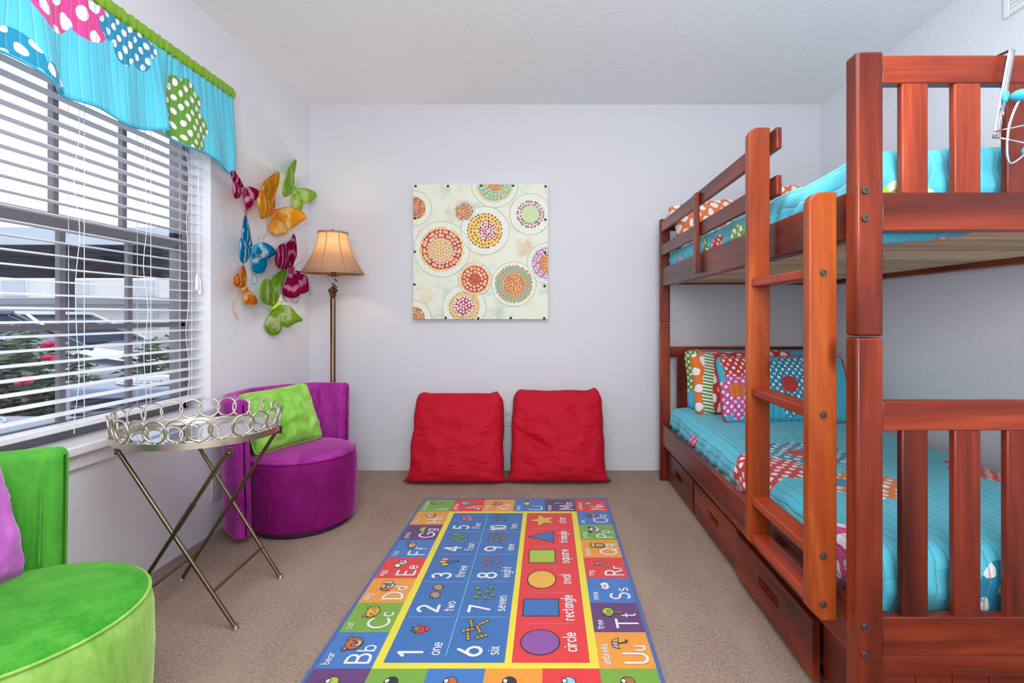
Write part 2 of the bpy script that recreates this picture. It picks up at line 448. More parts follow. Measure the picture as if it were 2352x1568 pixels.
obj('rod_pocket', rb, noisy('green_cotton', C(128, 176, 44), .12, 60, .8), va, smooth=180)
hb = MB().tube(smoothline([vpos(VY0 + (VY1 - VY0) * i / 79, 1.0) + Vector((.002, 0, 0)) for i in range(80)], n=2), .004, 6)
obj('hem_binding', hb, noisy('turquoise_binding', C(60, 176, 205), .1, 40, .8), va, smooth=180)
obj('curtain_rod', MB().tube([(XL + .062, VY0 - .03, VT + .004), (XL + .062, VY1 + .008, VT + .004), (XL + .05, VY1 + .018, VT + .004), (XL, VY1 + .018, VT + .004)], .006, 8), M_WHITEP, va)

# ================================================================ OUTSIDE
GZ = -.35
struct('ground', MB().box(-40, XL - WT, -6, 45, GZ - .1, GZ), noisy('asphalt', C(120, 122, 130), .15, 3, .9), smooth=0)
M_CONC = noisy('pale_concrete', C(206, 204, 200), .06, 5, .9)
tag(obj('kerb', MB().box(-30, -2.5, 4.75, 4.9, GZ, GZ + .14), noisy('yellow_kerb_paint', C(232, 196, 130), .1, 6, .8), bevel=.02), 'yellow painted kerb beyond the shrubs outside the window', 'kerb')
# air conditioners
def ac(x0, x1, y0, y1, top, label):
    a = thing('air_conditioner', label, 'air conditioner', ((x0 + x1) / 2, (y0 + y1) / 2, GZ), 'air conditioners outside')
    mc = noisy('ac_paint', C(150, 164, 190), .08, 8, .5)
    b = MB(); b.box(x0, x1, y0, y1, GZ + .05, GZ + .12); b.box(x0, x1, y0, y1, top - .06, top)
    for xx in (x0, x1 - .04):
        for yy in (y0, y1 - .04): b.box(xx, xx + .04, yy, yy + .04, GZ + .1, top - .05)
    obj('cabinet', b, mc, a, bevel=.01)
    lv = MB(); lv.box(x0 + .03, x1 - .03, y0 + .03, y1 - .03, GZ + .1, top - .05, 1)
    z = GZ + .14
    while z < top - .08:
        lv.box(x0 + .01, x1 - .01, y0 + .006, y1 - .006, z, z + .012, 0); z += .032
    obj('louvre_panel', lv, [noisy('ac_louvre', C(120, 132, 156), .1, 8, .5), plain('ac_dark', C(50, 60, 82), .6)], a)
    cx, cy, R = (x0 + x1) / 2, (y0 + y1) / 2, min(x1 - x0, y1 - y0) * .42
    g = MB().lathe([(R, top + .001), (R + .01, top + .004), (R + .01, top + .0)], (cx, cy, 0), 28)
    gg = MB()
    for k in range(40):
        an = 2 * PI * k / 40
        gg.tube([(cx + R * math.cos(an), cy + R * math.sin(an), top + .012), (cx + .25 * R * math.cos(an + .2), cy + .25 * R * math.sin(an + .2), top + .03)], .0035, 5)
    for q in (.3, .55, .8, 1):
        gg.tube([(cx + R * q * math.cos(2 * PI * k / 36), cy + R * q * math.sin(2 * PI * k / 36), top + .03 - .018 * q) for k in range(36)], .0035, 5, closed=True)
    gg.lathe([(.001, top + .034), (R * .27, top + .03), (R * .27, top + .024)], (cx, cy, 0), 24)
    obj('fan_guard', gg, plain('ac_wire', C(230, 234, 242), .4, .3), a)
    obj('fan_opening', MB().lathe([(R, top + .002), (R * .99, top + .004), (.001, top + .004)], (cx, cy, 0), 28), plain('ac_inner', C(96, 110, 140), .6), a)
ac(-2.86, -2.05, 1.5, 2.24, .59, 'grey air conditioner with wire fan guard just outside the window, nearest the green chair')
ac(-2.66, -1.9, 2.78, 3.44, .635, 'grey louvred air conditioner outside the window behind the ring tray table')
# shrubs
def shrub(cx, cy, r, z0, z1, n, label, flowers, seed):
    rd = random.Random(seed)
    a = thing('shrub', label, 'shrub', (cx, cy, GZ), 'shrubs outside')
    st = MB()
    for k in range(9):
        an = rd.uniform(0, 2 * PI); e = Vector((cx + r * .6 * math.cos(an), cy + r * .6 * math.sin(an), z0 + (z1 - z0) * rd.uniform(.2, .6)))
        st.tube(smoothline([(cx + rd.uniform(-.1, .1), cy + rd.uniform(-.1, .1), GZ), (cx + .3 * (e.x - cx) + rd.uniform(-.08, .08), cy + .3 * (e.y - cy), GZ + .35), e]), .014, 5)
    obj('stem', st, noisy('shrub_bark', C(70, 56, 48), .2, 20, .9), a)
    lf = MB(); fl = MB()
    for k in range(n):
        th, ph, q = rd.uniform(0, 2 * PI), math.acos(rd.uniform(-1, 1)), rd.random() ** .4
        p = Vector((cx + r * q * math.sin(ph) * math.cos(th), cy + r * q * math.sin(ph) * math.sin(th), (z0 + z1) / 2 + (z1 - z0) / 2 * q * math.cos(ph)))
        Mx = Matrix.Rotation(rd.uniform(0, 6.28), 3, 'Z') @ Matrix.Rotation(rd.uniform(-1, 1), 3, 'X')
        s = rd.uniform(.035, .06)
        vs = [p + Mx @ Vector(v) * s for v in ((-1, 0, 0), (0, -.45, .1), (1.1, 0, -.1), (0, .45, .1))]
        lf.add(vs, [(0, 1, 2, 3)], 0 if rd.random() < .7 else 1)
    obj('foliage', lf, [noisy('leaf_dark', C(52, 84, 48), .3, 20, .6), noisy('leaf_light', C(104, 132, 96), .3, 20, .6)], a, smooth=0, recalc=False)
    for k in range(flowers):
        th, hh = rd.uniform(3.6, 6.4), rd.uniform(-.5, .95)
        c = Vector((cx + r * math.cos(th) * math.sqrt(1 - hh * hh), cy + r * math.sin(th) * math.sqrt(1 - hh * hh), (z0 + z1) / 2 + (z1 - z0) / 2 * hh))
        f = MB()
        for q in range(6):
            f.ball(c + Vector((rd.uniform(-.03, .03), rd.uniform(-.03, .03), rd.uniform(-.025, .025))), .028, 8, 0, (1, 1, .7))
        obj('blossom', f, plain('red_blossom', C(214, 34, 84), .6), a)
shrub(-4.35, 4.0, .62, -.02, .95, 2300, 'shrub with red blossoms outside the window on the left', 22, 3)
shrub(-3.22, 4.28, .36, .0, .86, 1100, 'smaller leafy shrub without blossoms outside the window on the right', 0, 5)
# cars
def car(cx, cy, label, paint, L=4.5, Wd=1.8, g=GZ):
    a = thing('car', label, 'car', (cx, cy, g), 'parked cars')
    def sec(x, zlo, zhi, wlo, whi):
        return [(cx + x, cy - wlo, g + zlo), (cx + x, cy - wlo * 1.02, g + (zlo + zhi) / 2), (cx + x, cy - whi, g + zhi), (cx + x, cy + whi, g + zhi), (cx + x, cy + wlo * 1.02, g + (zlo + zhi) / 2), (cx + x, cy + wlo, g + zlo)]
    w = Wd / 2
    st = [(-2.25, .35, .85, .7, .6), (-2.1, .25, .98, .84, .74), (-1.4, .22, 1.0, .9, .82), (0, .2, .98, .9, .84), (.95, .2, .95, .9, .84), (1.7, .22, .86, .88, .8), (2.1, .25, .74, .82, .7), (2.27, .35, .62, .68, .55)]
    b = MB(); vs = [q for s in st for q in sec(*s)]; fs = []
    for i in range(len(st) - 1):
        for k in range(6): fs.append((i * 6 + k, i * 6 + (k + 1) % 6, i * 6 + 6 + (k + 1) % 6, i * 6 + 6 + k))
    fs += [tuple(range(6))[::-1], tuple(range(len(vs) - 6, len(vs)))]
    b.add(vs, fs); obj('body', b, paint, a, smooth=50, subsurf=1)
    gl = plain('car_glass', C(70, 84, 110), .05, .3)
    c = MB()
    low = [(-1.9, .96), (1.05, .93)]; top = [(-1.25, 1.42), (.15, 1.42)]
    for s in (0,):
        vs = [(cx + low[0][0], cy - .8, g + .96), (cx + low[1][0], cy - .8, g + .93), (cx + low[1][0], cy + .8, g + .93), (cx + low[0][0], cy + .8, g + .96),
              (cx + top[0][0], cy - .6, g + 1.4), (cx + top[1][0], cy - .6, g + 1.4), (cx + top[1][0], cy + .6, g + 1.4), (cx + top[0][0], cy + .6, g + 1.4)]
        c.add(vs, [(0, 1, 5, 4), (1, 2, 6, 5), (2, 3, 7, 6), (3, 0, 4, 7), (4, 5, 6, 7)])
    obj('windows', c, gl, a, bevel=.05)
    r = MB().box(cx - 1.3, cx + .2, cy - .62, cy + .62, g + 1.39, g + 1.45)
    for sy in (-1, 1):
        r.tube([(cx + 1.05, cy + sy * .8, g + .93), (cx + .17, cy + sy * .6, g + 1.41)], .03, 6); r.tube([(cx - 1.9, cy + sy * .8, g + .96), (cx - 1.27, cy + sy * .6, g + 1.41)], .04, 6)
        r.tube([(cx - .35, cy + sy * .81, g + .95), (cx - .4, cy + sy * .605, g + 1.41)], .035, 6)
    obj('roof', r, paint, a, bevel=.02)
    for wx in (-1.4, 1.4):
        for sy in (-1, 1):
            wh = MB(); Mw = Matrix.Rotation(PI / 2, 3, 'X')
            wh.lathe([(.2, -.1), (.31, -.1), (.33, -.06), (.33, .06), (.31, .1), (.2, .1)], (cx + wx, cy + sy * .82, g + .33), 24, 0, Mw)
            wl = obj('wheel', wh, plain('tyre', C(36, 36, 40), .8), a)
            obj('hubcap', MB().lathe([(.2, -.105), (.05, -.115), (.05, .115), (.2, .105)], (cx + wx, cy + sy * .82, g + .33), 16, 0, Mw), M_CHROME, wl)
    for sy in (-1, 1):
        obj('headlight', MB().ball((cx + 2.13, cy + sy * .6, g + .64), .12, 14, 0, (.9, 1.5, .6)), plain('headlight_lens', C(220, 226, 235), .1), a)
    obj('grille', MB().box(cx + 2.2, cx + 2.275, cy - .42, cy + .42, g + .36, g + .58), M_BLACK, a, bevel=.02)
car(-7.1, 5.95, 'dark blue grey car parked nose towards the window, nearest', plain('car_paint_slate', C(74, 86, 112), .2, .4, Coat_Weight=.6))
car(-8.7, 8.9, 'white car parked beyond the dark blue grey car', plain('car_paint_white', C(226, 230, 236), .25, .1, Coat_Weight=.6))
car(-13.7, 8.9, 'silver car parked under the carport behind the white car', plain('car_paint_silver', C(170, 178, 190), .25, .4, Coat_Weight=.6))
# carport
cp = thing('carport', 'long dark carport roof on posts over the parked cars', 'carport', (-11, 14, GZ))
rf = MB(); rf.box(-26, -3.6, 10.6, 20.5, 2.62, 2.72)
y = 10.9
while y < 20.4: rf.box(-26, -3.6, y, y + .12, 2.5, 2.62); y += .75
obj('roof', rf, noisy('carport_metal', C(88, 96, 116), .1, 2, .6), cp)
obj('fascia', MB().box(-26, -3.6, 10.5, 10.6, 2.5, 2.86), noisy('carport_fascia', C(200, 210, 224), .05, 2, .5), cp)
for x in (-22, -14.6, -11.9, -6.2):
    obj('post', MB().box(x - .12, x + .12, 12.4, 12.64, GZ, 2.6), noisy('carport_post_paint', C(96, 104, 124), .08, 3, .6), cp)
# building
bd = thing('apartment_building', 'pale apartment building with rows of windows behind the carport', 'building', (-18, 30, GZ))
obj('wall', MB().box(-50, -2, 29, 33, GZ, 3.1), noisy('pale_siding', C(232, 232, 236), .03, 2, .8), bd)
obj('walkway', MB().box(-50, -2, 28.2, 29, 1.65, 2.0), noisy('grey_band', C(150, 152, 164), .05, 2, .8), bd)
for i in range(12):
    x = -46 + i * 3.7
    for zz in (.3, 2.15):
        wnd = obj('window', MB().box(x, x + 1.5, 28.9, 29.02, zz, zz + .95), M_WHITEP, bd)
        obj('pane', MB().box(x + .08, x + 1.42, 28.86, 28.92, zz + .08, zz + .87), plain('far_pane', C(196, 206, 220), .2), wnd)
# ================================================================ BUNK BED
BX0, BX1 = .704, 1.711          # outer faces in x
PWX, PWY = .0615, .046
Y0, Y1 = 1.155, 3.215           # near face of near posts, far face of far posts
SEAM = .985
bed = thing('bunk_bed', 'cherry stained wooden bunk bed with ladder along the right wall', 'bunk bed', ((BX0 + BX1) / 2, (Y0 + Y1) / 2, 0))
def bolt(parent, c, axis, r=.0088):
    M = Matrix.Rotation(PI / 2, 3, 'X') if axis == 'y' else Matrix.Rotation(-PI / 2, 3, 'Y')
    b = MB().lathe([(r * .95, -.002), (r, .001), (r * .85, .004), (r * .42, .0042), (r * .36, .0015), (.0005, .001)], c, 16, 0, M)
    return obj('bolt', b, M_BOLT, parent)
def post(x0, y0, z0, z1, name='post', rnd=True):
    b = MB(); b.box(x0, x0 + PWX, y0, y0 + PWY, z0, z1)
    return obj(name, b, WZ, bed, bevel=.006)
NY, FY = Y0, Y1 - PWY
for yy in (NY, FY):
    for xx in (BX0, BX1 - PWX):
        lo = post(xx, yy, .0, SEAM - .0015, 'lower_post'); hi = post(xx, yy, SEAM + .0015, 1.636, 'upper_post')
        if yy == NY:
            for zz in (1.318, 1.255): bolt(hi, (xx + .018, yy - .001, zz), 'y')
            for zz in (.326, .262): bolt(lo, (xx + .018, yy - .001, zz), 'y')
def end_panel(y, zt0, zt1, zb0, zb1):
    """y: outer face"""
    a, b = BX0 + PWX, BX1 - PWX
    tr = obj('end_rail', MB().box(a, b, y + .006, y + .034, zt0, zt1), WX, bed, bevel=.003)
    obj('end_rail', MB().box(a, b, y + .006, y + .034, zb0, zb1), WX, bed, bevel=.003)
    for k in range(7):
        x = .8125 + .1209 * k
        obj('spindle', MB().box(x, x + .0615, y + .0085, y + .0275, zb1 - .004, zt0 + .004), WZ, bed, bevel=.004)
for yy, s in ((NY, 1), (FY + .006, 1)):
    end_panel(yy, 1.566, 1.630, 1.228, 1.316)
    end_panel(yy, .770, .838, .253, .343)
RX = BX0 + .011
def yrail(name, x0, x1, y0, y1, z0, z1, m=None): return obj(name, MB().box(x0, x1, y0, y1, z0, z1), m or WY, bed, bevel=.004)
for x0 in (RX, BX1 - .011 - .026):
    yrail('side_rail', x0, x0 + .026, NY + PWY, FY, 1.215, 1.328)
    yrail('side_rail', x0, x0 + .026, NY + PWY, FY, .231, .357)
# guard rails on the room side
LU0 = 1.60                                                           # near face of the far ladder upright
for z0, z1 in ((1.551, 1.618), (1.405, 1.470)): yrail('guard_rail', BX0 + .004, BX0 + .022, LU0 - .03, FY, z0, z1)
st = obj('guard_stile', MB().box(BX0 - .016, BX0 + .003, 2.352, 2.402, 1.233, 1.606), WZ, bed, bevel=.005)
for zz in (1.58, 1.44, 1.27): bolt(st, (BX0 - .0165, 2.377, zz), 'x', .0035)
for z0, z1 in ((1.551, 1.618), (1.405, 1.470)): yrail('guard_rail', BX1 - .022, BX1 - .004, NY + PWY, FY, z0, z1)
# slats under both mattresses
for base in (1.238,):
    y = 1.235
    while y < 3.13:
        obj('bed_slat', MB().box(RX + .026, BX1 - .037, y, y + .088, base, base + .018), M_PINE, bed, bevel=.002); y += .104
for x0 in (RX + .026, BX1 - .037 - .022):
    obj('slat_ledge', MB().box(x0, x0 + .022, NY + PWY, FY, 1.217, 1.237), WY, bed)
y = 1.24
while y < 3.13:
    obj('bed_slat', MB().box(RX + .026, BX1 - .037, y, y + .07, .26, .278), M_PINE, bed); y += .135
# ladder
lad = bpy.data.objects.new('ladder', None); COL.objects.link(lad); lad.parent = bed; lad.location = Vector((.67, 1.42, .29)) - bed.location
LX0, LX1 = .634, .7025
def upright(y0, zt):
    r = .02; pl = []
    zb = .292
    pts = [(LX0 + .0, zb + .03), (LX0 + .03, zb)]; pts += [(LX1, zb), (LX1, zt)]
    pts += [(LX0 + r * (1 - math.sin(a)) * 1.5, zt - r * 1.5 * (1 - math.cos(a))) for a in [PI / 2 * k / 6 for k in range(7)]]
    pts = pts[:4] + [(LX0 + .03 - .03 * math.sin(PI / 2 * k / 6), zt - .03 * (1 - math.cos(PI / 2 * k / 6))) for k in range(7)]
    return obj('upright', MB().prism(pts, 'y', y0, y0 + .032), LZ, lad, bevel=.004)
U1 = upright(1.23, 1.334); U2 = upright(LU0, 1.628)
for zt in (1.150, .806, .464, .347):
    obj('rung', MB().box(LX0 + .008, LX1 - .004, 1.262, LU0, zt - .026, zt), LY, lad, bevel=.004)
    bolt(U1, (.668, 1.229, zt - .013), 'y', .0085)
    bolt(U2, (.668, LU0 - .001, zt - .013), 'y', .0035) if False else None

# drawers under the lower bunk
dr = thing('drawer_unit', 'dark cherry stained three drawer unit on the carpet under the lower bunk', 'drawers', (1.2, 2.2, 0))
DX = .757
case = MB(); case.box(DX + .022, 1.64, 1.205, 3.16, .018, .20)
case.box(DX, DX + .022, 1.203, 1.395, .012, .205); case.box(DX + .006, DX + .022, 1.395, 3.165, .005, .03)
case.box(DX + .004, DX + .022, 3.15, 3.168, .012, .2)
obj('case', case, WY, dr, bevel=.003)
ep = MB(); ep.box(BX0 + PWX + .001, BX1 - PWX - .001, 1.166, 1.20, .203, .2515)
obj('end_board', ep, WX, dr, bevel=.003)
ep = MB(); x = BX0 + PWX + .002
while x < BX1 - PWX - .08: ep.box(x, x + .083, 1.172, 1.2, .005, .203); x += .0848
obj('end_panel', ep, WX, dr, bevel=.003)
def drawer(y0, y1, x):
    zb, zt = .028, .192
    hc, hz = (y0 + y1) / 2, .118
    hw, hh = .062, .017
    b = MB()
    # front board with a rounded slot cut through it
    outer = [(y0, zb), (y1, zb), (y1, zt), (y0, zt)]
    n = 8
    slot = [(hc + hw + hh * math.cos(a), hz + hh * math.sin(a)) for a in [-PI / 2 + PI * k / n for k in range(n + 1)]] + \
           [(hc - hw + hh * math.cos(a), hz + hh * math.sin(a)) for a in [PI / 2 + PI * k / n for k in range(n + 1)]]
    N = len(slot)
    # ring of quads: project slot points to the outline
    def outp(p):
        dy, dz = p[0] - hc, p[1] - hz
        ks = []
        if dy > 0: ks.append((y1 - hc) / dy)
        if dy < 0: ks.append((y0 - hc) / dy)
        if dz > 0: ks.append((zt - hz) / dz)
        if dz < 0: ks.append((zb - hz) / dz)
        k = min(ks); return (hc + dy * k, hz + dz * k)
    cor = [(y1, zb), (y1, zt), (y0, zt), (y0, zb)]
    ring = []
    for p in slot: ring.append(outp(p))
    # snap nearest ring points to the corners
    for c in cor:
        k = min(range(N), key=lambda i: (ring[i][0] - c[0]) ** 2 + 4 * (ring[i][1] - c[1]) ** 2); ring[k] = c
    vs = []
    for xx in (x, x + .02):
        vs += [(xx, p[0], p[1]) for p in slot] + [(xx, p[0], p[1]) for p in ring]
    fs = []
    for i in range(N):
        j = (i + 1) % N
        fs.append((i, j, N + j, N + i)); fs.append((2 * N + i, 3 * N + i, 3 * N + j, 2 * N + j))
        fs.append((i, 2 * N + i, 2 * N + j, j)); fs.append((N + i, N + j, 3 * N + j, 3 * N + i))
    b.add(vs, fs)
    d = obj('drawer', b, WY, dr, smooth=30)
    obj('handle_recess', MB().box(x + .02, x + .0215, hc - hw - .02, hc + hw + .02, hz - .03, hz + .03), WZ, d)
drawer(2.60, 3.155, DX - .014); drawer(1.995, 2.572, DX - .014); drawer(1.40, 1.967, DX - .026)

# ---- mattresses and quilts
MX0, MX1, MY0, MY1 = .757, 1.66, 1.212, 3.155
def mattress(z0, z1, label):
    m = MB().box(MX0 + .012, MX1 - .012, MY0 + .03, MY1 - .012, z0, z1)
    tag(obj('mattress', m, noisy('mattress_cover', C(226, 224, 226), .04, 20, .8), bevel=.03, bseg=3), label, 'mattress')
mattress(.279, .44, 'mattress under the turquoise quilt on the lower bunk')
mattress(1.257, 1.40, 'white mattress on the slats of the upper bunk')
def quilt_mesh(ztop, drops, seed, crown=.012, wob=1.0):
    """drops: left, near, right, far"""
    R = .045; dl, dn, drr, df = drops
    us = loftrect(MX0 + R - R * PI / 2 - dl + R, MX1 - R + R * PI / 2 + drr - R, 86)
    vs = loftrect(MY0 + R - R * PI / 2 - dn + R, MY1 - R + R * PI / 2 + df - R, 150)
    uL, uR, vN, vF = MX0 + R, MX1 - R, MY0 + R, MY1 - R
    def P(i, j):
        u, v = us[i], vs[j]
        dx = u - uL if u < uL else (u - uR if u > uR else 0)
        dy = v - vN if v < vN else (v - vF if v > vF else 0)
        d = math.hypot(dx, dy)
        nn = noise.noise(Vector((u * 5 + seed, v * 5, 0))) * .007 * wob + noise.noise(Vector((u * 14, v * 14 + seed, 0))) * .003 * wob
        cx = max(0, 1 - ((u - 1.2) / .5) ** 2); q = Vector((min(max(u, uL), uR), min(max(v, vN), vF), ztop + crown * cx + nn))
        if d > 0:
            a = min(d / R, PI / 2); f = R * math.sin(a); g = R * (1 - math.cos(a)) + max(0, d - R * PI / 2)
            fold = (.006 * math.sin((u + v) * 55 + 3 * noise.noise(Vector((u * 6, v * 6, seed)))) + .012 * noise.noise(Vector((u * 9, v * 9, seed + 4)))) * min(1, g / .06) * wob
            q += Vector((dx / d, dy / d, 0)) * (f + fold - .35 * max(0, g - .1)); q.z -= g
        return q
    return MB().grid(86, 150, P, uvf=lambda i, j: (us[i], vs[j]))
ql = quilt('lower_quilt_fabric', TURQ, [
    ((1.049, 2.065), .185, 8, TEAL, .05, None), ((1.02, 2.06), .05, 0, RED, 0, None),
    ((.785, 1.90), .18, 6, RED, .052, None), ((.70, 1.80), .05, 0, LIME, 0, None),
    ((1.05, 1.665), .14, 7, ORANGE, .05, None), ((1.0, 1.69), .045, 0, TEAL, 0, None), ((.70, 1.30), .125, 6, PINK, .08, None),
    ((1.15, 1.105), .14, 6, TEAL, .075, None), ((1.62, 1.83), .16, 7, RED, .045, None), ((.68, 2.62), .06, 5, PINK, .03, None), ((1.6, 1.2), .1, 6, LIME, .045, None)], 0, .031, .5, .6)
tag(obj('quilt', quilt_mesh(.462, (.11, .165, .05, .02), 1), ql, smooth=180, solid=.006, recalc=False), 'turquoise quilt with polka dot flowers spread over the lower bunk', 'quilt', 'turquoise quilts')
qu = quilt('upper_quilt_fabric', C(82, 190, 214), [
    ((.655, 2.90), .085, 6, C(214, 130, 190), .032, None), ((.66, 2.25), .085, 6, RED, .036, None), ((.69, 2.41), .06, 5, GREEN, .03, None), ((.655, 1.98), .10, 6, C(120, 170, 50), .036, None),
    ((.865, 1.10), .075, 5, LIME, .04, None), ((1.2, 2.2), .2, 7, ORANGE, .05, None)], 0, .04, .6, .4)
tag(obj('quilt', quilt_mesh(1.425, (.10, .13, .03, .02), 9, .022, 1.5), qu, smooth=180, solid=.007, recalc=False), 'pale turquoise quilt on the upper bunk', 'quilt', 'turquoise quilts')
# quilt end tucked under the upper mattress, hanging below the slats
def tuckp(i, j):
    x = .752 + .26 * i / 29; q = j / 11
    sag = .030 * math.sin(PI * min(1, q * 1.2)) * (1 - i / 29) ** .6
    return Vector((x, 1.206 + .10 * q, 1.2335 - sag + .004 * noise.noise(Vector((x * 20, q * 3, 2)))))
tk = MB().grid(30, 12, tuckp, uvf=lambda i, j: (.752 + .26 * i / 29, 2.9 + .1 * j / 11))
tag(obj('quilt_corner', tk, quilt('tucked_quilt', C(40, 150, 180), [((.95, 2.98), .06, 5, RED, .03, None)], 0, .03), smooth=180, solid=.005, recalc=False), 'dark turquoise quilt corner hanging below the near end of the upper bunk', 'quilt corner')

# ================================================================ PILLOWS
def pillow_mb(w, h, T, pinch=.05, n=30, seed=0, wr=.006, power=.42, fn=None):
    """in its own plane: x across, z up, thickness along y; base at z = 0"""
    mb = MB()
    for side in (-1, 1):
        def P(i, j):
            u, v = -1 + 2 * i / (n - 1), -1 + 2 * j / (n - 1)
            x = w / 2 * u * (1 - pinch * (1 - v * v)); z = h / 2 * v * (1 - pinch * (1 - u * u)) + h / 2
            cr = 1 - .07 * (u * u * v * v) ** 3; x *= cr; z = h / 2 + (z - h / 2) * cr
            e = max(0, (1 - u ** 2) * (1 - v ** 2)) ** power
            y = side * T / 2 * e
            edge = max(0, 1 - e * 1.05)
            y += side * wr * e * noise.noise(Vector((u * 3.5 + seed, v * 3.5, side))) * 2
            y += side * wr * .6 * noise.noise(Vector((u * 14, v * 14 + seed, side * 2))) * min(1, e * 3) * (.4 + edge)
            q = Vector((x, y, z))
            return fn(q, u, v) if fn else q
        mb.grid(n, n, P, uvf=lambda i, j: (w / 2 * (-1 + 2 * i / (n - 1)), h / 2 * (1 + -1 + 2 * j / (n - 1))))
    return mb
def edge_loop(w, h, pinch, n, fn=None):
    pts = []
    for s in range(4):
        for k in range(n):
            t = -1 + 2 * k / n
            u, v = [(t, -1), (1, t), (-t, 1), (-1, -t)][s]
            q = Vector((w / 2 * u * (1 - pinch * (1 - v * v)), 0, h / 2 * v * (1 - pinch * (1 - u * u)) + h / 2))
            cr = 1 - .07 * (u * u * v * v) ** 3; q.x *= cr; q.z = h / 2 + (q.z - h / 2) * cr
            pts.append(fn(q, u, v) if fn else q)
    return pts
def placed(loc, lean, yaw=0, roll=0):
    return Matrix.Translation(Vector(loc)) @ Matrix.Rotation(yaw, 4, 'Z') @ Matrix.Rotation(lean, 4, 'X') @ Matrix.Rotation(roll, 4, 'Y')
def weld(o):
    bm = bmesh.new(); bm.from_mesh(o.data); bmesh.ops.remove_doubles(bm, verts=bm.verts[:], dist=.0004)
    bmesh.ops.recalc_face_normals(bm, faces=bm.faces[:]); bm.to_mesh(o.data); bm.free(); return o
def pillow(name, label, cat, mat, w, h, T, M, group=None, pinch=.05, seed=0, wr=.006, piping=None, fn=None, n=30, power=.42):
    loc = M @ Vector((0, 0, 0))
    a = obj(name, pillow_mb(w, h, T, pinch, n, seed, wr, power, fn).xf(M), mat, at=loc, smooth=180); weld(a)
    a.data.polygons.foreach_set('use_smooth', [True] * len(a.data.polygons))
    tag(a, label, cat, group)
    if piping:
        obj('piping', MB().tube([M @ q for q in edge_loop(w, h, pinch, 20, fn)], .0045, 6, closed=True), piping, a, smooth=180)
    return a
# rear sham, striped pillow, front quilted pillow on the lower bunk
GP = 'pillows on the lower bunk'
sham = quilt('green_dotted_sham', C(70, 178, 204), [((-.36, .30), .20, 7, GREEN, .032, None), ((-.26, .39), .055, 0, C(190, 90, 160), 0, None), ((.42, .06), .14, 6, GREEN, .036, None)], 0, .03)
pillow('pillow', 'green dotted and turquoise pillow at the back against the lower bunk headboard', 'pillow', sham, .84, .375, .13, placed((1.245, 3.035, .466), -math.radians(14)), GP, seed=2)
# striped material: orange dots, green stripes, red dots
t = NT('striped_pillow_fabric'); uv = flat_uv(t); s = t.n('SeparateXYZ', {0: uv}); u, v = s.outputs[0], s.outputs[1]
wv = t.ma('MULTIPLY', t.ma('SINE', t.ma('MULTIPLY', v, 13)), .022)
ue = t.ma('ADD', u, wv)
orange = t.mix(dots(t, uv, .085, .24), ORANGE, WHITE); red = t.mix(dots(t, t.vm('ADD', uv, (.03, .02, 0)), .095, .25), RED, WHITE)
stripe = t.mix(t.ma('LESS_THAN', t.ma('FRACT', t.ma('ADD', t.ma('MULTIPLY', t.ma('ADD', v, t.ma('MULTIPLY', u, .25)), 52), 100)), .5), C(86, 140, 50), C(238, 238, 226))
col = t.mix(t.ma('GREATER_THAN', ue, -.262), orange, stripe); col = t.mix(t.ma('GREATER_THAN', ue, -.205), col, red)
quilt_finish(t, uv, col, 0, 0, .35, .3); M_STRIPE = t.m
pillow('pillow', 'red and orange dotted pillow with green stripes, in the middle on the lower bunk', 'pillow', M_STRIPE, .64, .37, .13, placed((1.145, 2.90, .468), -math.radians(12), .10, -.02), GP, seed=5)
fq = quilt('front_pillow_fabric', C(62, 182, 208), [
    ((.05, .21), .20, 10, TEAL, .036, None), ((.0, .20), .048, 0, C(196, 44, 48), 0, None), ((-.24, .305), .11, 6, RED, .038, None),
    ((-.28, .14), .13, 9, C(214, 84, 160), .036, None), ((-.29, .175), .042, 0, ORANGE, 0, None)], 0, .033, .5, .7)
pillow('pillow', 'turquoise quilted pillow with red piping, in front on the lower bunk', 'pillow', fq, .74, .385, .14, placed((1.278, 2.66, .462), -math.radians(24), .02), GP, seed=9, piping=plain('red_piping', C(196, 36, 46), .7))
# upper bunk
od = quilt('orange_dotted_fabric', (C(232, 116, 52), .085, .26), [], 0, 0, .4, .3)
GU = 'orange pillows on the upper bunk'
pillow('pillow', 'orange dotted pillow on the upper bunk, nearest the guard rail', 'pillow', od, .44, .33, .14, placed((.985, 2.93, 1.425), -math.radians(26), .05, -.16), GU, seed=12)
pillow('pillow', 'orange dotted pillow on the upper bunk, nearest the right wall', 'pillow', od, .46, .42, .13, placed((1.43, 2.95, 1.437), -math.radians(20), -.03), GU, seed=15)

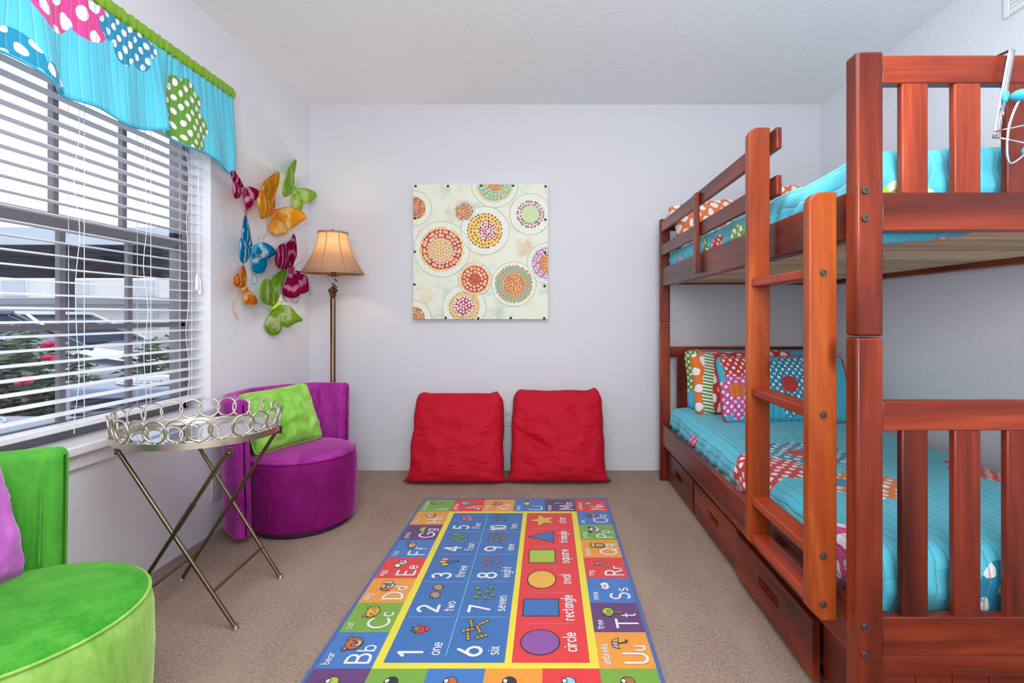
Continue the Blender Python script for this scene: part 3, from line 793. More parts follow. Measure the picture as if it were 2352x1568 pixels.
# red floor cushions
t = NT('red_matelasse'); uv = flat_uv(t)
s1 = t.n('TexWave', {'Vector': uv, 'Scale': 5.0, 'Distortion': 9.0, 'Detail': 1.0, 'Detail Scale': 1.2}, wave_type='RINGS').outputs['Fac']
wn = t.noise(t.vm('MULTIPLY', uv, (16, 60, 1)), 1, 4, .6)
h = t.ma('ADD', t.ma('MULTIPLY', s1, .35), wn)
nn = t.noise(uv, 9, 3)
t.pbr(t.mix(nn, C(176, 2, 32), C(196, 8, 44)), .7, 0, t.bump(h, .9, .010), Sheen_Weight=.02, Specular_IOR_Level=.25); M_RED = t.m
def floor_fn(dentx, dentz, lift, sd=0):
    def fn(q, u, v):
        b = max(0, -v) ** 9
        q.x *= 1 - .015 * max(0, v + .3) + .20 * b; q.y *= 1 + .35 * max(0, -v * .6)
        q.x += .010 * noise.noise(Vector((v * 2.6 + sd, sd, math.copysign(1, u) * 3))) * u * u
        cr = (u * u * v * v) ** 4 * (1 if v > 0 else .1); q.x *= 1 - .05 * cr; q.z -= .012 * cr
        ear = math.exp(-((abs(u) - .9) / .16) ** 2) * max(0, v) ** 4
        q.z += .020 * ear * (1 + lift * u) + .006 * noise.noise(Vector((u * 2.2, sd, 5))) * max(0, v) ** 2
        if b > 0: q.z *= 1 - .3 * b
        d = math.exp(-(((q.x - dentx) / .10) ** 2 + ((q.z - dentz + .55 * (q.x - dentx)) / .028) ** 2))
        q.y *= 1 - .55 * d
        return q
    return fn
pillow('floor_cushion', 'red quilted floor cushion leaning on the back wall, the one nearer the lamp', 'cushion', M_RED, .585, .555, .21, placed((-.565, 3.115, .004), -math.radians(17), 0), 'red floor cushions', .012, 21, .009, None, floor_fn(.3, .6, .2, 2), 50, .3)
pillow('floor_cushion', 'red quilted floor cushion with a deep crease, the one nearer the bunk bed', 'cushion', M_RED, .595, .575, .21, placed((.062, 3.12, .004), -math.radians(16.5), 0), 'red floor cushions', .02, 27, .009, None, floor_fn(-.15, .25, .35, 8), 50, .3)

# ================================================================ TUB CHAIRS
def tub_chair(c, facing, label, cat, mat, mtop, zs=.355, zt=.655, Ri=.262, Ro=.335, span=(92, 268), sfw=.045, Rs=.278):
    """facing: direction of the opening in degrees; span: angles of the back measured from it"""
    a = thing('tub_chair', label, cat, (c[0], c[1], 0), 'velvet tub chairs')
    fx, fy = math.cos(math.radians(facing)), math.sin(math.radians(facing))
    sc_ = (c[0] + fx * sfw, c[1] + fy * sfw)
    prof = [(.001, .028), (Rs * .9, .028), (Rs * .97, .032), (Rs * .985, .05), (Rs * 1.0, .12), (Rs * 1.012, .2), (Rs * 1.005, zs - .05), (Rs * .985, zs - .018), (Rs * .965, zs - .008)]
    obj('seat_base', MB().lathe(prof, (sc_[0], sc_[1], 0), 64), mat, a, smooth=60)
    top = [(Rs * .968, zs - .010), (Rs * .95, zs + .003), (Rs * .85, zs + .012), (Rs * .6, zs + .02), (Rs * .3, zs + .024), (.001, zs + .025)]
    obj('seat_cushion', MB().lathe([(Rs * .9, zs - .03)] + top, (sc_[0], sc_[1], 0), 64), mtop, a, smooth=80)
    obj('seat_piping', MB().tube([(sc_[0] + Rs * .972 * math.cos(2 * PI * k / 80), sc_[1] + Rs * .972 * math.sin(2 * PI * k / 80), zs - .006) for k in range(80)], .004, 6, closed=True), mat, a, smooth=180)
    sw = MB().lathe([(.17, 0), (.22, .002), (.23, .012), (.23, .03)], (sc_[0], sc_[1], 0), 48)
    obj('swivel_base', sw, plain('dark_base', C(60, 20, 66), .6), a)
    # back: rounded section swept round an arc
    a0, a1 = math.radians(facing + span[0]), math.radians(facing + span[1])
    ns, nk = 72, 32
    def section(inset, lean):
        pts = []; cr = .030
        x0, x1, z0, z1 = Ri + inset, Ro - inset, .022 + inset * .6, zt - inset
        cr = max(.004, cr - inset * .5)
        for cxx, czz, s0 in ((x1 - cr, z1 - cr, 0), (x0 + cr, z1 - cr, 90), (x0 + cr, z0 + cr, 180), (x1 - cr, z0 + cr, 270)):
            for k in range(nk // 4):
                an = math.radians(s0 + 90 * k / (nk // 4 - 1)); pts.append((cxx + cr * math.cos(an), czz + cr * math.sin(an)))
        return [(r + lean * max(0, (z - zs)) , z) for r, z in pts]
    vs = []; er = .022 / Ro
    angs = []
    for k in range(6):
        th = PI / 2 * k / 5; angs.append((a0 + er * (1 - math.sin(th)), .022 * (1 - math.sin(th)) if False else .022 * (1 - math.sin(th))))
    # begin with shrunken section at the very end and grow
    seq = []
    for k in range(6):
        th = PI / 2 * k / 5
        seq.append((a0 + er * (1 - math.cos(PI / 2 - th)) * 0 + er * (1 - math.cos(th)) * 0 + er * math.sin(th) * 0, 0))
    seq = [(a0 + er * (1 - math.cos(PI / 2 * k / 5)), .022 * (1 - math.sin(PI / 2 * k / 5))) for k in range(6)]
    mid = [(a0 + er + (a1 - a0 - 2 * er) * k / (ns - 1), 0) for k in range(1, ns - 1)]
    seq = seq + mid + [(a0 + a1 - x, i) for x, i in seq[::-1]]
    for an, ins in seq:
        for r, z in section(ins, .05):
            w = .003 * noise.noise(Vector((an * 6, z * 9, facing)))
            vs.append((c[0] + (r + w) * math.cos(an), c[1] + (r + w) * math.sin(an), z + .004 * noise.noise(Vector((an * 3, r * 9, 1))) * (z > .4)))
    N = len(seq); fs = []
    for i in range(N - 1):
        for k in range(nk):
            l = (k + 1) % nk; fs.append((i * nk + k, i * nk + l, (i + 1) * nk + l, (i + 1) * nk + k))
    fs.append(tuple(range(nk))[::-1]); fs.append(tuple((N - 1) * nk + k for k in range(nk)))
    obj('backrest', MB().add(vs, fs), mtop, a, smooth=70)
    # seams
    sm = MB()
    pts = [(c[0] + (Ri + .004 + .05 * (zt - zs)) * math.cos(x), c[1] + (Ri + .004 + .05 * (zt - zs)) * math.sin(x), zt - .022) for x in loftrect(a0 + .12, a1 - .12, 60)]
    lo = lambda x: [(c[0] + (Ri - .0005 + .05 * max(0, z - zs)) * math.cos(x), c[1] + (Ri - .0005 + .05 * max(0, z - zs)) * math.sin(x), z) for z in loftrect(zt - .022, zs, 12)]
    sm.tube(lo(a0 + .12)[::-1] + pts + lo(a1 - .12), .0028, 6)
    obj('back_seam', sm, mtop, a, smooth=180)
    return a
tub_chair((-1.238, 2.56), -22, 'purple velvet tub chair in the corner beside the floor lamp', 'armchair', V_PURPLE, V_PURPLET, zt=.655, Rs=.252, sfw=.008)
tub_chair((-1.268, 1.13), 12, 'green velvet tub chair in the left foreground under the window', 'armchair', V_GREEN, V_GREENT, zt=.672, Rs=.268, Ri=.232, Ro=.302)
pillow('cushion', 'lime green velvet cushion on the purple tub chair', 'cushion', V_GREEN2, .37, .315, .14, placed((-1.29, 2.55, .374), -math.radians(24), math.radians(58), math.radians(-3)), None, .06, 33, .012, V_GREEN2, None, 40)
pillow('cushion', 'orchid velvet cushion on the green tub chair', 'cushion', V_PINKP, .40, .38, .15, placed((-1.35, 1.12, .375), -math.radians(20), math.radians(92), math.radians(4)), None, .05, 37, .01, V_PINKP, None, 40)

# ================================================================ RING TRAY TABLE
TC = (-1.262, 1.84); TA, TB, TZ = .262, .230, .612
tt = thing('tray_table', 'oval mirrored tray table with metal ring gallery and folding legs', 'side table', (TC[0], TC[1], 0))
ell = lambda a, k=1.0, z=0: Vector((TC[0] + TA * k * math.cos(a), TC[1] + TB * k * math.sin(a), z))
tr = MB(); N = 72
pr = [(1.0, TZ - .010), (1.0, TZ + .012), (.988, TZ + .012), (.988, TZ + .002), (.988, TZ - .010)]
tr.grid(N, 5, lambda i, j: ell(2 * PI * i / N, pr[j][0], pr[j][1]), closeu=True, closev=True)
tr.add([ell(2 * PI * i / N, .99, TZ - .008) for i in range(N)], [tuple(range(N))])
tray = obj('tray', tr, M_METAL, tt)
mi = MB(); mi.add([ell(2 * PI * i / N, .986, TZ + .001) for i in range(N)] + [ell(2 * PI * i / N, .986, TZ - .003) for i in range(N)], [tuple(range(N)), tuple(range(N, 2 * N))[::-1]] + [(i, (i + 1) % N, N + (i + 1) % N, N + i) for i in range(N)])
obj('mirror', mi, plain('mirror_glass', C(225, 230, 235), .03, 1), tt, smooth=20)
# rings spaced evenly round the rim
per = [0]; M_ = 720
for k in range(M_): per.append(per[-1] + (ell(2 * PI * (k + 1) / M_) - ell(2 * PI * k / M_)).length)
NR = 25
for k in range(NR):
    s = per[-1] * k / NR; i = next(q for q in range(M_) if per[q + 1] > s); a = 2 * PI * (i + .5) / M_
    p = ell(a, .995); tg = (ell(a + .01) - ell(a - .01)).normalized(); nrm = Vector((tg.y, -tg.x, 0))
    p += nrm * (.0032 if k % 2 else -.0032); up = (Vector((0, 0, 1)) + nrm * .12).normalized(); R = .0355
    cc = p + Vector((0, 0, TZ + .012 + R + .003))
    r = MB().tube([cc + tg * R * math.cos(2 * PI * q / 28) + up * R * math.sin(2 * PI * q / 28) for q in range(28)], .0035, 7, closed=True)
    r.ball(p + Vector((0, 0, TZ + .012)), .0042, 8)
    obj('ring', r, M_METAL, tt, smooth=180)
YA, YBk = 1.672, 1.996                                          # near and far leg planes
def leg(p0, p1, m=M_METALD, r=.0068):
    l = obj('leg', MB().tube([p0, p1], r, 12), m, tt)
    f = MB().lathe([(.011, 0), (.0115, .003), (.0085, .008), (.0075, .016)], (p1[0], p1[1], 0), 12)
    obj('foot', f, M_METAL, l); return l
leg((-1.418, YA, .588), (-1.028, YA, .004)); leg((-1.418, YBk, .588), (-1.052, YBk, .004))
leg((-1.042, YA - .016, .596), (-1.425, YA - .016, .004)); leg((-1.050, YBk - .016, .596), (-1.430, YBk - .016, .004))
for (x, y) in ((-1.418, YA), (-1.418, YBk), (-1.036, YA - .016), (-1.046, YBk - .016)):
    br = MB().box(x - .009, x + .009, y - .003, y + .003, TZ - .038, TZ - .008); br.ball((x, y - .005, TZ - .026), .006, 8)
    obj('bracket', br, M_METALD, tt, bevel=.001)
def lerp(a, b, t): return tuple(a[i] + (b[i] - a[i]) * t for i in range(3))
for (p, q) in (((lerp((-1.418, YA, .588), (-1.028, YA, .004), .80)), lerp((-1.418, YBk, .588), (-1.052, YBk, .004), .80)),
               ((lerp((-1.042, YA - .016, .596), (-1.425, YA - .016, .004), .86)), lerp((-1.050, YBk - .016, .596), (-1.430, YBk - .016, .004), .80))):
    obj('stretcher', MB().tube([p, q], .0055, 10), M_METALD, tt)
for (p, q) in (((-1.042, YA - .016, .596), (-1.425, YA - .016, .004)), ((-1.050, YBk - .016, .596), (-1.430, YBk - .016, .004))):
    obj('hinge_sleeve', MB().tube([lerp(p, q, .30), lerp(p, q, .44)], .0088, 8), M_METALD, tt)

# ================================================================ FLOOR LAMP
LC = (-1.302, 3.075)
lp = thing('floor_lamp', 'bronze floor lamp with lit tan bell shade in the corner', 'floor lamp', (LC[0], LC[1], 0))
Mbr = noisy('oil_rubbed_bronze', C(122, 98, 82), .25, 12, .32, 1)
obj('base', MB().lathe([(.13, 0), (.135, .006), (.132, .016), (.11, .026), (.06, .036), (.03, .05), (.022, .07), (.016, .08)], (LC[0], LC[1], 0), 40), plain('dark_bronze', C(70, 66, 60), .35, .8), lp)
pf = [(.0155, .07), (.0155, 1.135), (.013, 1.14), (.016, 1.146), (.019, 1.152), (.0185, 1.165), (.028, 1.180), (.031, 1.186), (.028, 1.190), (.018, 1.198), (.008, 1.206), (.007, 1.228), (.003, 1.232)]
obj('pole', MB().lathe(pf, (LC[0], LC[1], 0), 24), Mbr, lp)
nk = MB(); o = .012
nk.tube(smoothline([(LC[0] + .004, LC[1], 1.222), (LC[0] + .022, LC[1], 1.206), (LC[0] + .024, LC[1], 1.235), (LC[0] + .012, LC[1], 1.255), (LC[0] + .011, LC[1], 1.27)]), .005, 8)
obj('swivel_neck', nk, Mbr, lp)
obj('drip_plate', MB().lathe([(.001, 1.2665), (.012, 1.266), (.037, 1.271), (.038, 1.273), (.012, 1.276), (.001, 1.276)], (LC[0] + .004, LC[1], 0), 28), Mbr, lp)
obj('socket', MB().lathe([(.0135, 1.276), (.0135, 1.34), (.009, 1.345)], (LC[0] + .006, LC[1], 0), 20), Mbr, lp)
SX = (LC[0] + .0, LC[1])
# bell shade
t = NT('tan_shade_fabric'); nf = t.noise(t.vm('MULTIPLY', t.co(), (300, 300, 40)), 1, 2)
cc_ = t.mix(nf, C(186, 150, 120), C(200, 166, 136))
ad = t.n('MixShader', {0: .38})
t.t.links.new(t.n('BsdfDiffuse', {'Color': cc_}).outputs[0], ad.inputs[1]); t.t.links.new(t.n('BsdfTranslucent', {'Color': C(240, 212, 176)}).outputs[0], ad.inputs[2])
t.t.links.new(ad.outputs[0], t.out.inputs[0]); M_SHADE = t.m
bell = [(.084, 1.535), (.085, 1.52), (.089, 1.49), (.096, 1.46), (.106, 1.43), (.118, 1.40), (.132, 1.37), (.148, 1.34), (.164, 1.312), (.180, 1.288)]
def shp(i, j):
    r, z = bell[j]; a = 2 * PI * i / 96 + PI / 2; sc = 1 - .022 * abs(math.sin(4 * a)) * (z - 1.28) / .26
    return Vector((SX[0] + r * sc * math.cos(a), SX[1] + r * sc * math.sin(a), z))
obj('lamp_shade', MB().grid(96, len(bell), shp, closeu=True), M_SHADE, lp, smooth=60, solid=.0015, recalc=False)
M_TRIMT = noisy('taupe_trim', C(158, 132, 112), .1, 50, .7)
for i, (r, z, w) in enumerate(((.0845, 1.532, .006), (.1805, 1.287, .004))):
    prf = [(r - .0015, z - w), (r + .0015, z - w), (r + .0015, z + w), (r - .0015, z + w)]
    b = MB().grid(64, 4, lambda i, j: Vector((SX[0] + prf[j][0] * math.cos(2 * PI * i / 64), SX[1] + prf[j][0] * math.sin(2 * PI * i / 64), prf[j][1])), closeu=True, closev=True)
    obj('shade_trim', b, M_TRIMT, lp)
for k in range(8):
    i = 96 * k / 8
    rbp = [shp(i, j) + Vector((math.cos(2 * PI * k / 8 + PI / 2), math.sin(2 * PI * k / 8 + PI / 2), 0)) * .001 for j in range(len(bell))]
    obj('shade_rib', MB().tube(rbp, .0022, 6), M_TRIMT, lp)
obj('finial', MB().lathe([(.004, 1.53), (.012, 1.545), (.011, 1.552), (.004, 1.556), (.001, 1.557)], (SX[0], SX[1], 0), 16), Mbr, lp)
sp = MB()
for k in range(3):
    a = 2 * PI * k / 3 + .4; sp.tube([(SX[0], SX[1], 1.533), (SX[0] + .083 * math.cos(a), SX[1] + .083 * math.sin(a), 1.533)], .002, 6)
sp.tube([(SX[0], SX[1], 1.53), (SX[0] + .035, SX[1], 1.47), (SX[0] + .012, SX[1], 1.345)], .0018, 6)
obj('shade_spider', sp, Mbr, lp)
obj('bulb', MB().ball((SX[0], SX[1], 1.415), .022, 16, 0, (1, 1, 1.4)), plain('frosted_bulb', C(255, 236, 200), .4, 0, Emission_Color=C(255, 222, 180), Emission_Strength=5.0), lp)
pd = bpy.data.lights.new('lamp_light', 'POINT'); pd.energy = 3.2; pd.color = (1.0, .84, .64); pd.shadow_soft_size = .03
po = bpy.data.objects.new('lamp_light', pd); COL.objects.link(po); po.location = (SX[0], SX[1], 1.455)

# ================================================================ SMALL THINGS ON THE WALLS AND THE BED
# outlets
def outlet(name, label, c, axis, w=.07, h=.115):
    b = MB(); s = MB()
    if axis == 'y':
        a = thing(name, label, 'outlet', c)
        b.box(c[0] - w / 2, c[0] + w / 2, c[1] - .006, c[1], c[2] - h / 2, c[2] + h / 2)
        for dz in (-.026, .026):
            s.lathe([(.015, -.0065), (.013, -.008), (.001, -.008)], (c[0], c[1], c[2] + dz), 16, 0, Matrix(((1, 0, 0), (0, 0, 1), (0, 1, 0))))
    else:
        a = thing(name, label, 'outlet', c)
        b.box(c[0], c[0] + .007, c[1] - w / 2, c[1] + w / 2, c[2] - h / 2, c[2] + h / 2)
        for dz in (-.026, .026): s.box(c[0] + .007, c[0] + .0085, c[1] - .014, c[1] + .014, c[2] + dz - .017, c[2] + dz + .017)
    obj('cover_plate', b, noisy('painted_plate', C(206, 203, 209), .02, 9, .5), a, bevel=.003); obj('socket', s, plain('socket_face', C(200, 198, 202), .5), a)
outlet('wall_outlet', 'painted wall outlet between the two red floor cushions', ((1166 - CX) * YB / F, YB, H + (CY - 958) * YB / F), 'y')
outlet('wall_outlet', 'white wall outlet low on the left wall behind the purple tub chair', (XL, 2.43, .215), 'x', .075, .12)
# air vent
vt = thing('air_vent', 'white air vent high on the right wall near the ceiling', 'air vent', (XR, 1.78, 2.3))
vb_ = MB(); y0, y1, z0, z1 = 1.55, 2.013, 2.207, 2.40
vb_.box(XR - .012, XR, y0 + .025, y1 - .025, z0, z0 + .025); vb_.box(XR - .012, XR, y0 + .025, y1 - .025, z1 - .025, z1); vb_.box(XR - .012, XR, y0, y0 + .025, z0, z1); vb_.box(XR - .012, XR, y1 - .025, y1, z0, z1)
obj('vent_frame', vb_, M_WHITEP, vt, bevel=.003)
zz = z0 + .026
lv = MB().box(XR - .006, XR, y0 + .025, y1 - .025, z0 + .025, z1 - .025)
while zz < z1 - .03: lv.box(XR - .011, XR - .0055, y0 + .026, y1 - .026, zz, zz + .011); zz += .0145
obj('louvre', lv, M_WHITEP, vt, bevel=.001)

# over the rail hook rack
hk = thing('hook_rack', 'chrome hook rack with turquoise knobs hung over the near top rail of the bunk', 'hook rack', (1.03, 1.15, 1.5))
sb = MB()
ya = NY - .010                                                       # the strap hangs just in front of the rail
top = px(2325, 111, ya); bot = px(2287, 318, ya)
sw_ = .0076
def strip(pts, w, th=.0012):
    m = MB(); n = len(pts); vs = []
    for p in pts: vs += [p + Vector((-w, 0, 0)), p + Vector((w, 0, 0))]
    m.add(vs, [(2 * i, 2 * i + 1, 2 * i + 3, 2 * i + 2) for i in range(n - 1)]); return m
back = Vector((top.x - .012, NY + .042, 1.6345))
pts = [back - Vector((-.006, 0, .03)), back, Vector((top.x, ya + .002, 1.6345)), Vector((top.x, ya, 1.632))] + [top.lerp(bot, q / 8) for q in range(1, 9)]
obj('strap', strip(pts, sw_), M_CHROME, hk, solid=.0014, recalc=False)
M_KNOB = plain('turquoise_plastic', C(60, 186, 214), .2)
obj('knob', MB().ball(top.lerp(bot, .545) + Vector((-.001, -.007, 0)), .0125, 14, 0, (.6, .6, 1.1)), M_KNOB, hk)
obj('hook_wire', MB().tube(smoothline([px(2302, 243, ya - .008), px(2304, 262, ya - .03), px(2302, 275, ya - .006)]), .002, 6), M_CHROME, hk)
yk = ya - .03
wire = [px(2340, 232, yk), px(2328, 258, yk), px(2318, 290, yk), px(2313, 330, yk), px(2314, 360, yk), px(2321, 375, yk), px(2340, 365, yk), px(2362, 345, yk)]
obj('hook_wire', MB().tube(smoothline(wire), .0024, 8), M_CHROME, hk)
obj('hook_wire', MB().tube(smoothline([px(2285, 302, ya - .003), px(2315, 296, yk), px(2352, 288, yk), px(2420, 280, yk)]), .0018, 6), M_CHROME, hk)
obj('hook_wire', MB().tube(smoothline([px(2284, 314, ya - .003), px(2312, 320, yk), px(2352, 328, yk), px(2420, 338, yk)]), .0022, 6), M_CHROME, hk)
obj('knob', MB().ball(px(2347, 218, yk), .018, 16, 0, (1.15, 1, .68)), M_KNOB, hk)
obj('knob', MB().ball(px(2363, 346, yk), .013, 16), M_KNOB, hk)
# ================================================================ BUTTERFLIES
def tiedye(name, deep, pale, freq, ph=0.0, alpha=.0):
    t = NT(name); co = t.co()
    r = t.vm('LENGTH', co, out=1)
    n = t.noise(t.vm('MULTIPLY', co, (1, 1, 1)), 22, 3, .6)
    w = t.ma('SINE', t.ma('ADD', t.ma('ADD', t.ma('MULTIPLY', r, freq), ph), t.ma('MULTIPLY', n, 7.5)))
    col = t.mix(t.ramp(w, [(.35, (0, 0, 0, 1)), (.95, (1, 1, 1, 1))]), deep, pale)
    mx = t.n('MixShader', {0: .5})
    t.t.links.new(t.n('BsdfDiffuse', {'Color': col}).outputs[0], mx.inputs[1]); t.t.links.new(t.n('BsdfTranslucent', {'Color': col}).outputs[0], mx.inputs[2])
    if alpha:
        m2 = t.n('MixShader', {0: alpha}); t.t.links.new(mx.outputs[0], m2.inputs[1]); t.t.links.new(t.n('BsdfTransparent').outputs[0], m2.inputs[2]); mx = m2
    t.t.links.new(mx.outputs[0], t.out.inputs[0]); return t.m
def bpx(p): return (520 + p[0] / 7.127, 360 + p[1] / 7.127)
def butterfly(label, head, tail, wings, mats, wire, bodym, kl=.42, kr=.42, off=.02, ant=None, strings=(), br=.011):
    hx, tx = bpx(head), bpx(tail)
    XB = XL + off
    def onwall(p, X): Y = X * F / (p[0] - CX); return Vector((X, Y, H + (CY - p[1]) * Y / F))
    h, tl = onwall(hx, XB), onwall(tx, XB); c = (h + tl) / 2
    a = thing('wall_butterfly', label, 'butterfly decoration', c, 'fabric butterflies on the left wall')
    def proj(p, side):
        d = Vector(((p[0] - CX) / F, 1, (CY - p[1]) / F))
        k = kr if side else kl
        if side: t_ = (c.x - k * c.y) / (d.x - k)
        else: t_ = (c.x + k * c.y) / (d.x + k)
        q = Vector((d.x * t_, t_, H + d.z * t_))
        if q.x < XL + .006: q = Vector((XL + .006, (XL + .006) / d.x, 0)); q.z = H + d.z * q.y
        return q
    for i, w in enumerate(wings):
        side = i >= 2
        o2 = [proj(bpx(p), side) for p in w]
        ol = smoothline(o2, closed=True, n=4); cen = sum(ol, Vector()) / len(ol)
        nr = Vector((1, -.4 if side else .4, 0)).normalized()
        if i % 2: ol = [q + nr * .004 for q in ol]; cen += nr * .004
        m = MB(); n = len(ol); rings = [1.0, .8, .55, .3]; vs = []
        for q in rings:
            for p in ol:
                e = cen + (p - cen) * q; vs.append(e + nr * (.010 * (1 - q * q) + .0035 * noise.noise(e * 38) * (q < 1)))
        vs.append(cen + nr * .010)
        fs = [(r * n + k, r * n + (k + 1) % n, (r + 1) * n + (k + 1) % n, (r + 1) * n + k) for r in range(3) for k in range(n)]
        fs += [(3 * n + k, 3 * n + (k + 1) % n, 4 * n) for k in range(n)]
        m.add(vs, fs)
        wg = obj('wing', m, mats[i % len(mats)], a, smooth=180, solid=.0008, recalc=False)
        obj('wing_wire', MB().tube(ol, .0014, 5, closed=True), wire, wg, smooth=180)
    d = (h - tl); b = MB(); M0 = []
    k = 9
    b.tube([tl + d * q / (k - 1) + Vector((.008, 0, 0)) for q in range(k)], [br * v for v in (.25, .75, 1, .95, .8, .7, .95, .9, .3)], 10)
    obj('body', b, bodym, a, smooth=180)
    if ant:
        for p in ant:
            q = proj(bpx(p), 1); obj('antenna', MB().tube([h + Vector((.01, 0, 0)), h.lerp(q, .6) + Vector((.012, 0, .004)), q + Vector((.012, 0, 0))], .0009, 5), wire, a)
    for s_ in strings:
        pts = []
        for p in s_:
            w_ = onwall(bpx(p), XL + .008); pts.append(w_)
        obj('hanging_loop', MB().tube(smoothline(pts), .0013, 5), bodym, a)
    return a
_mg = C(176, 24, 92); _mgp = C(240, 190, 214)
butterfly('small magenta and white fabric butterfly just below the end of the valance', (285, 510), (265, 645),
    [[(70, 245), (130, 235), (200, 330), (265, 450), (280, 505), (210, 490), (130, 430), (85, 330)], [(85, 420), (140, 430), (215, 500), (240, 560), (205, 650), (150, 685), (110, 650), (85, 540)],
     [(320, 510), (380, 490), (450, 510), (520, 550), (540, 600), (490, 680), (420, 720), (300, 620)], [(270, 630), (330, 620), (390, 690), (430, 720), (400, 800), (330, 860), (300, 790), (285, 700)]],
    [tiedye('magenta_tiedye', _mg, _mgp, 70, 1.2)], plain('magenta_wire', C(130, 20, 70), .5), noisy('magenta_felt', C(170, 26, 92), .15, 50, .8), strings=[[(320, 850), (308, 900), (315, 960), (330, 960), (336, 900), (325, 850)]])
butterfly('large orange fabric butterfly in the middle of the top row', (800, 860), (715, 1005),
    [[(850, 245), (868, 320), (850, 450), (800, 620), (790, 830), (700, 740), (600, 620), (555, 540), (610, 420), (760, 290)], [(545, 540), (640, 650), (740, 800), (770, 890), (700, 960), (570, 1015), (530, 920), (490, 730), (510, 640)],
     [(800, 900), (900, 840), (980, 820), (1100, 830), (1230, 890), (1295, 960), (1300, 1020), (1200, 1080), (1100, 1150), (1000, 1190), (900, 1050)], [(770, 1000), (880, 1040), (960, 1130), (990, 1200), (960, 1260), (800, 1280), (710, 1220), (700, 1120)]],
    [tiedye('orange_tiedye', C(246, 176, 52), C(250, 222, 140), 36, .4)], plain('ochre_wire', C(176, 112, 40), .5), noisy('orange_felt', C(240, 130, 40), .15, 50, .8), br=.014,
    ant=[(840, 760)], strings=[[(660, 1020), (665, 1120), (680, 1230), (640, 1280), (610, 1340), (600, 1370)]])
butterfly('lime green fabric butterfly at the top right beside the room corner', (1130, 490), (1090, 605),
    [[(1145, 45), (1125, 180), (1100, 320), (1115, 490), (1060, 490), (990, 400), (975, 320), (1010, 190), (1090, 90)], [(985, 300), (1010, 420), (1085, 520), (1060, 590), (950, 655), (910, 620), (895, 530), (930, 400)],
     [(1130, 540), (1250, 510), (1350, 530), (1450, 580), (1475, 640), (1400, 720), (1280, 755), (1200, 660)], [(1100, 590), (1150, 590), (1220, 700), (1245, 800), (1210, 880), (1100, 840), (1065, 800), (1070, 680)]],
    [tiedye('lime_sheer', C(150, 200, 60), C(205, 226, 140), 26, 2.4, .22)], plain('lime_wire', C(120, 160, 40), .5), noisy('lime_felt', C(120, 205, 50), .15, 50, .8), ant=[(1135, 330), (1185, 385)])
butterfly('turquoise blue tie-dyed fabric butterfly below the small magenta one', (470, 1440), (415, 1590),
    [[(310, 955), (340, 1020), (375, 1180), (395, 1300), (420, 1460), (330, 1430), (260, 1420), (240, 1330), (265, 1150), (280, 1040)], [(240, 1330), (330, 1440), (400, 1490), (380, 1600), (340, 1680), (270, 1745), (215, 1690), (190, 1560), (200, 1400)],
     [(450, 1500), (540, 1420), (620, 1405), (720, 1450), (800, 1520), (840, 1560), (740, 1630), (650, 1680), (560, 1640)], [(420, 1570), (480, 1640), (560, 1650), (650, 1700), (640, 1800), (600, 1880), (500, 1900), (430, 1870), (410, 1750)]],
    [tiedye('blue_tiedye', C(0, 152, 196), C(214, 232, 240), 62, .6)], plain('blue_wire', C(20, 110, 150), .5), noisy('blue_felt', C(16, 160, 210), .15, 50, .8), br=.013,
    ant=[(515, 1290)], strings=[[(430, 1890), (408, 1980), (410, 2050), (450, 2080), (490, 2050), (495, 1970), (465, 1890)]])
butterfly('large magenta and white fabric butterfly nearest the lamp shade', (1075, 1805), (1010, 1890),
    [[(1105, 1265), (1140, 1380), (1150, 1600), (1110, 1720), (1060, 1820), (1000, 1700), (975, 1560), (985, 1420), (1060, 1360)], [(890, 1425), (950, 1440), (990, 1600), (1010, 1740), (1000, 1820), (890, 1840), (810, 1790), (780, 1680), (800, 1550), (840, 1470)],
     [(1060, 1870), (1180, 1870), (1290, 1910), (1335, 2020), (1350, 2170), (1320, 2210), (1200, 2230), (1130, 2050)], [(1030, 1880), (1110, 1950), (1180, 2080), (1200, 2240), (1130, 2300), (1020, 2300), (930, 2260), (910, 2180), (960, 2050)]],
    [tiedye('magenta_tiedye_large', C(164, 22, 88), C(226, 150, 190), 74, 2.0)], plain('dark_magenta_wire', C(96, 16, 52), .5), noisy('dark_magenta_felt', C(156, 22, 84), .15, 50, .8), kl=.3, kr=.5, br=.013,
    ant=[(1245, 1690)], strings=[[(1060, 2300), (1090, 2370), (1130, 2385), (1165, 2370), (1190, 2290)], [(915, 2240), (950, 2320), (995, 2370), (960, 2360), (925, 2290)]])
butterfly('small orange fabric butterfly with a hanging loop, lowest on the left', (315, 2115), (232, 2190),
    [[(270, 1765), (310, 1850), (325, 1970), (310, 2110), (260, 2020), (235, 1920)], [(190, 1905), (240, 1960), (290, 2090), (240, 2130), (130, 2110), (95, 2040), (110, 1950)],
     [(300, 2160), (400, 2210), (480, 2300), (505, 2390), (440, 2420), (370, 2380)], [(280, 2170), (320, 2200), (360, 2330), (350, 2400), (310, 2415), (275, 2360), (270, 2260)]],
    [tiedye('small_orange_tiedye', C(236, 134, 40), C(246, 210, 130), 60, 1.5)], plain('pale_ochre_wire', C(200, 140, 70), .5), noisy('pale_orange_felt', C(246, 160, 60), .15, 50, .8), br=.01,
    strings=[[(215, 2210), (180, 2280), (130, 2350), (105, 2420), (115, 2510), (150, 2590), (190, 2660), (205, 2650), (150, 2570), (120, 2480)]])
